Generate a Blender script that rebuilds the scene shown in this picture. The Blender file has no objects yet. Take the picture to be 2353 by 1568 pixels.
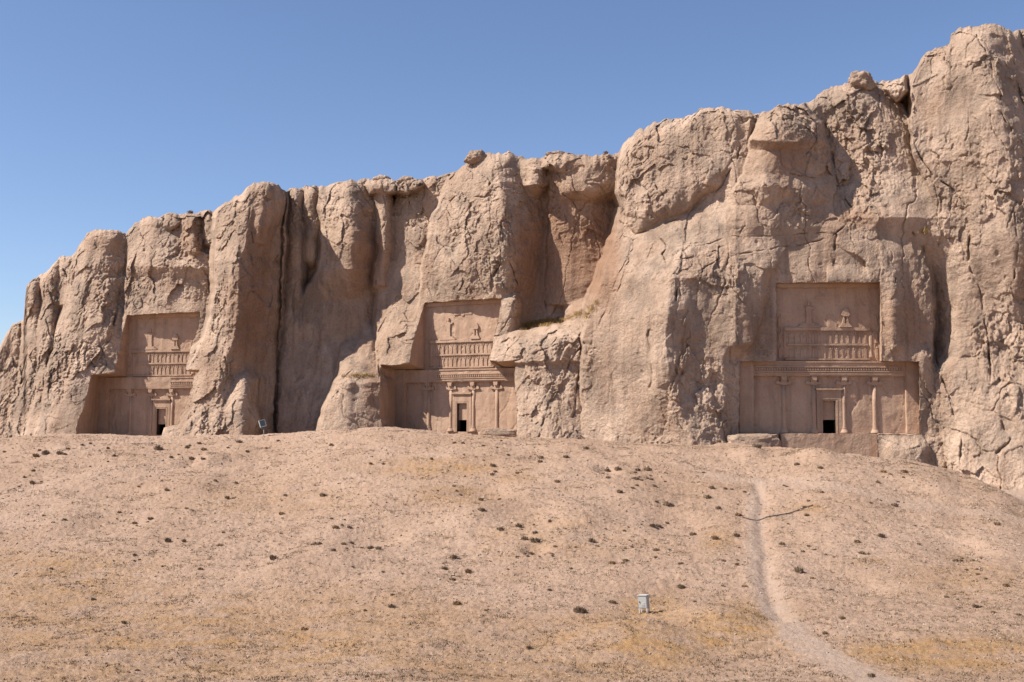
import bpy, bmesh, math, random
import numpy as np
from mathutils import Vector, Matrix
random.seed(7); RNG = np.random.default_rng(11)
S = bpy.context.scene
COL = S.collection
F32 = np.float32

# ------------------------------------------------------------------ camera, sky, sun, exposure
FPX, CX, CY, WPX = 2574.0, 1176.5, 784.0, 2353.0      # focal length and picture size in the units used for measuring
PITCH, ROLL = 0.0735, 0.0035
CAMZ = 12.0
cd = bpy.data.cameras.new("camera"); cam = bpy.data.objects.new("camera", cd); COL.objects.link(cam)
cd.sensor_width = 36.0; cd.lens = 36.0 * FPX / WPX; cd.clip_end = 6000; cd.clip_start = 0.1
cam.location = (0, 0, CAMZ)
cam.rotation_euler = (Matrix.Rotation(math.pi / 2 + PITCH, 3, 'X') @ Matrix.Rotation(ROLL, 3, 'Z')).to_euler()
S.camera = cam
SUN_EL = math.radians(47); SUN_AZ = math.radians(-104)   # azimuth clockwise from +Y: the sun stands to the left, a little behind
w = bpy.data.worlds.new("World"); S.world = w; w.use_nodes = True
nt = w.node_tree; bg = nt.nodes['Background']
sky = nt.nodes.new('ShaderNodeTexSky'); sky.sky_type = 'NISHITA'; sky.sun_disc = False
sky.sun_elevation = SUN_EL; sky.sun_rotation = SUN_AZ
sky.altitude = 1500; sky.air_density = 1.0; sky.dust_density = 1.6; sky.ozone_density = 5.0
tint = nt.nodes.new('ShaderNodeMix'); tint.data_type = 'RGBA'; tint.blend_type = 'MULTIPLY'; tint.inputs[0].default_value = 1.0
tint.inputs[7].default_value = (1.16, 1.05, 1.03, 1); nt.links.new(sky.outputs[0], tint.inputs[6]); nt.links.new(tint.outputs[2], bg.inputs[0]); bg.inputs[1].default_value = 0.088
sl = bpy.data.lights.new("sun", 'SUN'); sl.energy = 5.0; sl.angle = math.radians(0.5); sl.color = (1.0, 0.925, 0.835)
so = bpy.data.objects.new("sun", sl); COL.objects.link(so)
sv = Vector((math.sin(SUN_AZ) * math.cos(SUN_EL), math.cos(SUN_AZ) * math.cos(SUN_EL), math.sin(SUN_EL)))
so.rotation_euler = sv.to_track_quat('Z', 'Y').to_euler(); so.location = sv * 300
S.view_settings.view_transform = 'Standard'; S.view_settings.look = 'None'
S.view_settings.exposure = 0.75; S.view_settings.gamma = 1.0

# ------------------------------------------------------------------ picture units to rays
_c, _s = math.cos(PITCH), math.sin(PITCH); _rc, _rs = math.cos(ROLL), math.sin(ROLL)
def ray(u, v):
    """direction per metre of Y for a sight line"""
    a0 = np.asarray(u, float) - CX; b0 = np.asarray(v, float) - CY
    a = _rc * a0 + _rs * b0; b = -_rs * a0 + _rc * b0
    x = a / FPX; z = -b / FPX
    y = _c - z * _s; zz = _s + z * _c
    return x / y, zz / y
def at(u, v, Y):
    rx, rz = ray(u, v)
    return np.stack([rx * Y, np.broadcast_to(Y, np.shape(rx)), CAMZ + rz * Y], -1)

# ------------------------------------------------------------------ noise
_perm = RNG.permutation(256).astype(np.int32); _perm = np.concatenate([_perm, _perm, _perm])
_g = RNG.normal(size=(256, 3)); _g = (_g / np.linalg.norm(_g, axis=1)[:, None]).astype(F32)
def pn(x, y, z):
    x = np.asarray(x, F32); y = np.asarray(y, F32); z = np.asarray(z, F32)
    xi = np.floor(x).astype(np.int32); yi = np.floor(y).astype(np.int32); zi = np.floor(z).astype(np.int32)
    fx = x - xi; fy = y - yi; fz = z - zi
    xi &= 255; yi &= 255; zi &= 255
    ux = fx * fx * fx * (fx * (fx * 6 - 15) + 10); uy = fy * fy * fy * (fy * (fy * 6 - 15) + 10); uz = fz * fz * fz * (fz * (fz * 6 - 15) + 10)
    out = 0
    for dx in (0, 1):
        wx = ux if dx else 1 - ux
        px = _perm[xi + dx]
        for dy in (0, 1):
            wy = wx * (uy if dy else 1 - uy)
            py = _perm[px + yi + dy]
            for dz in (0, 1):
                g = _g[_perm[py + zi + dz] & 255]
                wz = wy * (uz if dz else 1 - uz)
                out = out + wz * (g[..., 0] * (fx - dx) + g[..., 1] * (fy - dy) + g[..., 2] * (fz - dz))
    return out * 1.6
def fbm(x, y, z, n=3, gain=.5):
    s = 0; a = 1; t = 0
    for k in range(n):
        s = s + a * pn(x * 2 ** k + 17.3 * k, y * 2 ** k - 9.1 * k, z * 2 ** k + 4.7 * k); t += a; a *= gain
    return s / t
def worley(x, y, z):
    """F1 and F2 cell distances"""
    x = np.asarray(x, F32); y = np.asarray(y, F32); z = np.asarray(z, F32)
    xi = np.floor(x).astype(np.int32); yi = np.floor(y).astype(np.int32); zi = np.floor(z).astype(np.int32)
    f1 = np.full(x.shape, 9., F32); f2 = f1.copy()
    for dx in (-1, 0, 1):
        for dy in (-1, 0, 1):
            for dz in (-1, 0, 1):
                cx = xi + dx; cy = yi + dy; cz = zi + dz
                h = _perm[_perm[_perm[cx & 255] + (cy & 255)] + (cz & 255)] & 255
                g = _g[h] * .5 + .5
                d = (cx + g[..., 0] - x) ** 2 + (cy + g[..., 1] - y) ** 2 + (cz + g[..., 2] - z) ** 2
                f2 = np.minimum(f2, np.maximum(f1, d)); f1 = np.minimum(f1, d)
    return np.sqrt(f1), np.sqrt(f2)
def facet(x, y, z):
    """broken faces: every cell is a plane with its own tilt"""
    x = np.asarray(x, F32); y = np.asarray(y, F32); z = np.asarray(z, F32)
    xi = np.floor(x).astype(np.int32); yi = np.floor(y).astype(np.int32); zi = np.floor(z).astype(np.int32)
    f1 = np.full(x.shape, 9., F32); val = np.zeros(x.shape, F32)
    for dx in (-1, 0, 1):
        for dy in (-1, 0, 1):
            for dz in (-1, 0, 1):
                cx = xi + dx; cy = yi + dy; cz = zi + dz
                h = _perm[_perm[_perm[cx & 255] + (cy & 255)] + (cz & 255)] & 255
                g = _g[h] * .5 + .5; t = _g[_perm[h]]
                a = cx + g[..., 0] - x; b = cy + g[..., 1] - y; c = cz + g[..., 2] - z
                d = a * a + b * b + c * c; m = d < f1
                f1 = np.where(m, d, f1); val = np.where(m, a * t[..., 0] + c * t[..., 2] + .25 * t[..., 1], val)
    return val
def sstep(a, b, x):
    t = np.clip((x - a) / (b - a), 0, 1); return t * t * (3 - 2 * t)
def smax(a, b, k=.5):
    h = np.maximum(k - np.abs(a - b), 0) / k
    return np.maximum(a, b) + h * h * k * .25
def dist_poly(u, v, pts, closed=False):
    """distance to a polyline; for closed ones positive inside"""
    P = np.array(pts, float); n = len(P); best = np.full(u.shape, 1e9); ins = np.zeros(u.shape, bool)
    for i in range(n if closed else n - 1):
        a = P[i]; b = P[(i + 1) % n]; e = b - a; L = e @ e + 1e-9
        t = np.clip(((u - a[0]) * e[0] + (v - a[1]) * e[1]) / L, 0, 1)
        d = (u - a[0] - t * e[0]) ** 2 + (v - a[1] - t * e[1]) ** 2
        best = np.minimum(best, d)
        if closed:
            c = (a[1] > v) != (b[1] > v)
            xx = a[0] + (v - a[1]) / (b[1] - a[1] + 1e-12) * e[0]
            ins ^= c & (u < xx)
    best = np.sqrt(best)
    return np.where(ins, best, -best) if closed else best

# ------------------------------------------------------------------ mesh helpers
def mesh_np(name, V, Fq, mat=None, parent=None, smooth=False):
    me = bpy.data.meshes.new(name)
    V = np.asarray(V, F32); Fq = np.asarray(Fq, np.int32); k = Fq.shape[1]
    me.vertices.add(len(V)); me.vertices.foreach_set('co', V.ravel())
    me.loops.add(Fq.size); me.loops.foreach_set('vertex_index', Fq.ravel())
    me.polygons.add(len(Fq)); me.polygons.foreach_set('loop_start', np.arange(0, Fq.size, k, dtype=np.int32))
    me.polygons.foreach_set('loop_total', np.full(len(Fq), k, np.int32))
    me.polygons.foreach_set('use_smooth', np.full(len(Fq), smooth, bool))
    me.update(calc_edges=True)
    if mat: me.materials.append(mat)
    o = bpy.data.objects.new(name, me); COL.objects.link(o)
    if parent: o.parent = parent
    return o
def attr(o, name, vals):
    a = o.data.attributes.new(name, 'FLOAT', 'POINT'); a.data.foreach_set('value', np.asarray(vals, F32).ravel())
def link_bm(name, bm, mat, parent=None, smooth=False, bevel=0):
    if bevel:
        bmesh.ops.bevel(bm, geom=[e for e in bm.edges if len(e.link_faces) == 2 and e.calc_face_angle(0) > .5], offset=bevel, segments=2, affect='EDGES', clamp_overlap=True)
    bmesh.ops.recalc_face_normals(bm, faces=bm.faces)
    me = bpy.data.meshes.new(name); bm.to_mesh(me); bm.free()
    for p in me.polygons: p.use_smooth = smooth
    me.materials.append(mat)
    o = bpy.data.objects.new(name, me); COL.objects.link(o)
    if parent: o.parent = parent
    return o
def box(bm, x0, x1, y0, y1, z0, z1):
    vs = [bm.verts.new((x, y, z)) for x in (x0, x1) for y in (y0, y1) for z in (z0, z1)]
    for f in ((0, 1, 3, 2), (4, 6, 7, 5), (0, 4, 5, 1), (2, 3, 7, 6), (0, 2, 6, 4), (1, 5, 7, 3)):
        bm.faces.new([vs[i] for i in f])
def lathe(bm, prof, cx=0, cy=0, n=16, yscale=1.0):
    rings = []
    for r, z in prof:
        rings.append([bm.verts.new((cx + r * math.cos(2 * math.pi * k / n), cy + yscale * r * math.sin(2 * math.pi * k / n), z)) for k in range(n)])
    for a, b in zip(rings, rings[1:]):
        for k in range(n): bm.faces.new((a[k], a[(k + 1) % n], b[(k + 1) % n], b[k]))
    bm.faces.new(rings[0][::-1]); bm.faces.new(rings[-1])
def prism(bm, pts, y0, y1):
    a = [bm.verts.new((x, y0, z)) for x, z in pts]; b = [bm.verts.new((x, y1, z)) for x, z in pts]
    bm.faces.new(a); bm.faces.new(b[::-1]); n = len(pts)
    for i in range(n): bm.faces.new((a[i], b[i], b[(i + 1) % n], a[(i + 1) % n]))
def tube(bm, pts, r, n=8):
    rings = []
    for i, p in enumerate(pts):
        p = Vector(p); q = Vector(pts[min(i + 1, len(pts) - 1)]) - Vector(pts[max(i - 1, 0)]); q.normalize()
        a = q.cross(Vector((0, 0, 1)) if abs(q.z) < .9 else Vector((1, 0, 0))).normalized(); b = q.cross(a)
        rr = r[i] if isinstance(r, (list, tuple)) else r
        rings.append([bm.verts.new(p + a * rr * math.cos(2 * math.pi * k / n) + b * rr * math.sin(2 * math.pi * k / n)) for k in range(n)])
    for a, b in zip(rings, rings[1:]):
        for k in range(n): bm.faces.new((a[k], a[(k + 1) % n], b[(k + 1) % n], b[k]))
    bm.faces.new(rings[0][::-1]); bm.faces.new(rings[-1])
def tag(o, label=None, cat=None, group=None, kind=None):
    for k, x in (('label', label), ('category', cat), ('group', group), ('kind', kind)):
        if x: o[k] = x
    return o
def empty(name, loc, rz=0.0):
    o = bpy.data.objects.new(name, None); COL.objects.link(o); o.location = loc; o.rotation_euler = (0, 0, rz); return o

# ------------------------------------------------------------------ materials
class NT:
    def __init__(s, name, rough=.9, spec=.15):
        s.m = bpy.data.materials.new(name); s.m.use_nodes = True; s.t = s.m.node_tree
        s.b = s.t.nodes['Principled BSDF']; s.b.inputs['Roughness'].default_value = rough
        s.b.inputs['Specular IOR Level'].default_value = spec
        s.co = s.t.nodes.new('ShaderNodeNewGeometry').outputs['Position']
    def n(s, ty, **kw):
        x = s.t.nodes.new(ty)
        for k, v in kw.items(): setattr(x, k, v)
        return x
    def l(s, a, b): s.t.links.new(a, b)
    def noise(s, scale, detail=4, stretch=(1, 1, 1), rough=.55, dist=0):
        mp = s.n('ShaderNodeMapping'); mp.inputs['Scale'].default_value = stretch; s.l(s.co, mp.inputs[0])
        x = s.n('ShaderNodeTexNoise'); x.inputs['Scale'].default_value = scale; x.inputs['Detail'].default_value = detail
        x.inputs['Roughness'].default_value = rough; x.inputs['Distortion'].default_value = dist
        s.l(mp.outputs[0], x.inputs['Vector']); return x.outputs['Fac']
    def ramp(s, fac, stops):
        r = s.n('ShaderNodeValToRGB'); e = r.color_ramp.elements
        while len(e) < len(stops): e.new(.5)
        for q, (p, c) in zip(e, stops):
            q.position = p; q.color = c + (1,) if not isinstance(c, float) else (c, c, c, 1)
        s.l(fac, r.inputs[0]); return r.outputs[0]
    def mix(s, fac, a, b, mode='MIX'):
        x = s.n('ShaderNodeMix', data_type='RGBA', blend_type=mode)
        for sock, val in ((x.inputs[0], fac), (x.inputs[6], a), (x.inputs[7], b)):
            if isinstance(val, (int, float)): sock.default_value = val
            elif isinstance(val, tuple): sock.default_value = val + (1,)
            else: s.l(val, sock)
        return x.outputs[2]
    def attrf(s, name):
        return s.n('ShaderNodeAttribute', attribute_name=name).outputs['Fac']
    def mul(s, a, b):
        x = s.n('ShaderNodeMath', operation='MULTIPLY')
        for sock, val in zip(x.inputs, (a, b)):
            if isinstance(val, (int, float)): sock.default_value = val
            else: s.l(val, sock)
        return x.outputs[0]
    def add(s, a, b):
        x = s.n('ShaderNodeMath', operation='ADD')
        for sock, val in zip(x.inputs, (a, b)):
            if isinstance(val, (int, float)): sock.default_value = val
            else: s.l(val, sock)
        return x.outputs[0]
    def bump(s, h, dist, strength=1.0):
        b = s.n('ShaderNodeBump'); b.inputs['Distance'].default_value = dist; b.inputs['Strength'].default_value = strength
        s.l(h, b.inputs['Height']); s.l(b.outputs[0], s.b.inputs['Normal'])
    def col(s, c):
        if isinstance(c, tuple): s.b.inputs['Base Color'].default_value = c + (1,)
        else: s.l(c, s.b.inputs['Base Color'])

PALE = (.49, .360, .268); MID = (.355, .25, .18); WARM = (.29, .178, .115); GREY = (.21, .16, .122)
def rock_material():
    k = NT('cliff_rock')
    c = k.mix(k.ramp(k.noise(.16, 5), [(.35, 0.), (.65, 1.)]), PALE, MID)
    c = k.mix(k.mul(k.ramp(k.noise(.5, 6, (1, 1, .3)), [(.48, 0.), (.72, 1.)]), .55), c, WARM)
    c = k.mix(k.mul(k.ramp(k.noise(.33, 6, (1, 1, .7), .6, .5), [(.48, 0.), (.62, 1.)]), .55), c, GREY)
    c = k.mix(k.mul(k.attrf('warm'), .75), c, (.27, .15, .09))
    st = k.ramp(k.noise(1.3, 5, (1, 1, .07)), [(.5, 0.), (.75, 1.)])
    c = k.mix(k.mul(k.mul(st, k.add(k.mul(k.attrf('smooth'), .8), .3)), .55), c, (.13, .088, .062))
    c = k.mix(k.mul(k.ramp(k.noise(3.5, 6), [(.3, 1.), (.5, 0.)]), .35), c, (.13, .09, .065))
    c = k.mix(k.mul(k.ramp(k.noise(9., 3), [(.55, 0.), (.75, 1.)]), .4), c, (.47, .365, .27))
    c = k.mix(k.mul(k.attrf('dark'), .8), c, (.10, .07, .05))
    k.col(c)
    h = k.add(k.noise(2.2, 9, rough=.68), k.mul(k.noise(9., 5, (1, 1, .5), .7), .35))
    k.bump(h, .30, .95); return k.m
def carved_material():
    k = NT('carved_stone')
    c = k.mix(k.ramp(k.noise(.4, 5), [(.35, 0.), (.65, 1.)]), (.43, .297, .21), (.365, .242, .168))
    c = k.mix(k.mul(k.ramp(k.noise(1.1, 6, (1, 1, .08)), [(.48, 0.), (.7, 1.)]), .5), c, (.22, .145, .10))
    c = k.mix(k.mul(k.ramp(k.noise(1.7, 6, (1, 1, .1)), [(.55, 0.), (.7, 1.)]), .35), c, (.45, .32, .235))
    c = k.mix(k.mul(k.ramp(k.noise(6., 5), [(.3, 1.), (.45, 0.)]), .3), c, (.12, .085, .06))
    k.col(c); k.bump(k.add(k.noise(5., 8, rough=.7), k.mul(k.noise(1.5, 4), 1.2)), .07, .8); return k.m
def ground_material():
    k = NT('dry_earth')
    c = k.mix(k.ramp(k.noise(.12, 5), [(.35, 0.), (.65, 1.)]), (.395, .273, .20), (.335, .222, .155))
    gm = k.mul(k.attrf('ochre'), k.ramp(k.noise(.5, 8, rough=.7), [(.36, 0.), (.62, 1.)]))
    c = k.mix(k.mul(gm, .95), c, (.34, .19, .07))
    c = k.mix(k.mul(k.ramp(k.noise(2.4, 8, rough=.75), [(.47, 0.), (.66, 1.)]), .5), c, (.165, .112, .075))
    c = k.mix(k.mul(k.ramp(k.noise(7., 5, rough=.7), [(.56, 0.), (.68, 1.)]), .4), c, (.43, .335, .25))
    c = k.mix(k.attrf('path'), c, (.365, .27, .208))
    k.col(c)
    k.bump(k.add(k.noise(5., 8, rough=.75), k.mul(k.noise(1.2, 5), 1.0)), .16, .9); return k.m
def plain(name, c, rough=.8, var=.15, scale=6., spec=.2, metal=0.):
    k = NT(name, rough, spec)
    k.col(k.mix(k.noise(scale, 4), tuple(x * (1 - var) for x in c), tuple(min(1, x * (1 + var)) for x in c)))
    k.b.inputs['Metallic'].default_value = metal; return k.m
M_ROCK = rock_material(); M_CARVE = carved_material(); M_EARTH = ground_material()
M_STONE = plain('loose_stone', (.32, .245, .185), .9, .4, 9.)
M_CHAMBER_SHADE = plain('chamber_painted_shade', (.05, .04, .035), .95)  # ordinary stone inside; the unlit gloom is painted into this near-black colour
M_SHRUB = plain('dry_shrub', (.22, .16, .105), .9, .35, 12.)
M_SHRUB2 = plain('dry_shrub_rusty', (.26, .165, .09), .9, .3, 12.)
M_STUBBLE = plain('withered_stubble', (.19, .132, .082), .9, .35, 6.)
M_GRASS = plain('dry_grass', (.34, .225, .09), .9, .25, 5.)
M_PAINT = plain('cabinet_paint', (.33, .335, .315), .45, .05, 3., .4)
M_PAINT2 = plain('cabinet_lid_paint', (.44, .425, .405), .45, .05, 3., .4)
M_PLASTIC = plain('dark_plastic', (.03, .03, .035), .5, .2, 20., .4)
M_GREYMETAL = plain('grey_green_metal', (.10, .115, .11), .5, .15, 8., .4)
M_RIM = plain('pale_green_rim', (.46, .50, .46), .5, .08, 8., .4)

# ------------------------------------------------------------------ layout measured from the photograph
# the three tombs: floor centre (relative to the eye) and turn of the facade
TOMB = dict(R=((32.6415, 115.454, -.8855), .0168), C=((-5.8603, 132.7453, -.9889), .4858), L=((-44.6812, 143.282, -1.6247), .2885))
def ybase(u):
    return np.interp(u, [-500, -100, 170, 460, 870, 1190, 1690, 2130, 2353, 2950], [160, 151, 146.6, 141.8, 138, 129.3, 115.9, 115.2, 111.5, 101])
SKY = [(-300, 905), (-60, 850), (-8, 815), (10, 776), (28, 742), (54, 735), (58, 680), (62, 650), (90, 632), (112, 620), (136, 592), (166, 585), (176, 574), (200, 536), (230, 525), (270, 527), (290, 540), (297, 530), (310, 512), (340, 497), (370, 496), (380, 489), (412, 490), (426, 492), (445, 488), (470, 485), (496, 478), (522, 462), (550, 447), (570, 428), (592, 418), (620, 417), (640, 424), (646, 432), (657, 440), (665, 432), (690, 431), (720, 428), (746, 427), (770, 418), (800, 413), (838, 411), (852, 414), (880, 407), (906, 414), (930, 409), (960, 410), (990, 405), (1020, 401), (1050, 394), (1068, 378), (1085, 358), (1105, 352), (1135, 353), (1170, 350), (1200, 362), (1240, 364), (1260, 353), (1290, 351), (1320, 353), (1350, 358), (1400, 352), (1421, 350), (1436, 324), (1466, 299), (1500, 282), (1540, 272), (1570, 271), (1612, 251), (1660, 246), (1692, 252), (1720, 256), (1741, 262), (1762, 258), (1790, 240), (1812, 236), (1836, 241), (1860, 234), (1880, 218), (1910, 198), (1946, 192), (1960, 188), (2000, 188), (2020, 186), (2050, 182), (2075, 176), (2096, 170), (2105, 158), (2116, 130), (2131, 118), (2160, 108), (2181, 98), (2186, 77), (2200, 65), (2240, 62), (2275, 53), (2300, 58), (2316, 70), (2331, 72), (2353, 66), (2480, 60), (2800, 50)]
_sx = np.array([p[0] for p in SKY], float); _sy = np.array([p[1] for p in SKY], float)
def ytop(u):
    u = np.asarray(u, float); z = u * 0
    return np.interp(u, _sx, _sy) + 4.0 * pn(u / 23., z, z + 3.3) + 3.2 * pn(u / 9., z, z + 8.3) - 5 * np.abs(pn(u / 17., z, z + 1.3)) + 2 + 1.2 * pn(u / 4., z, z + 5.3)

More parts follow.
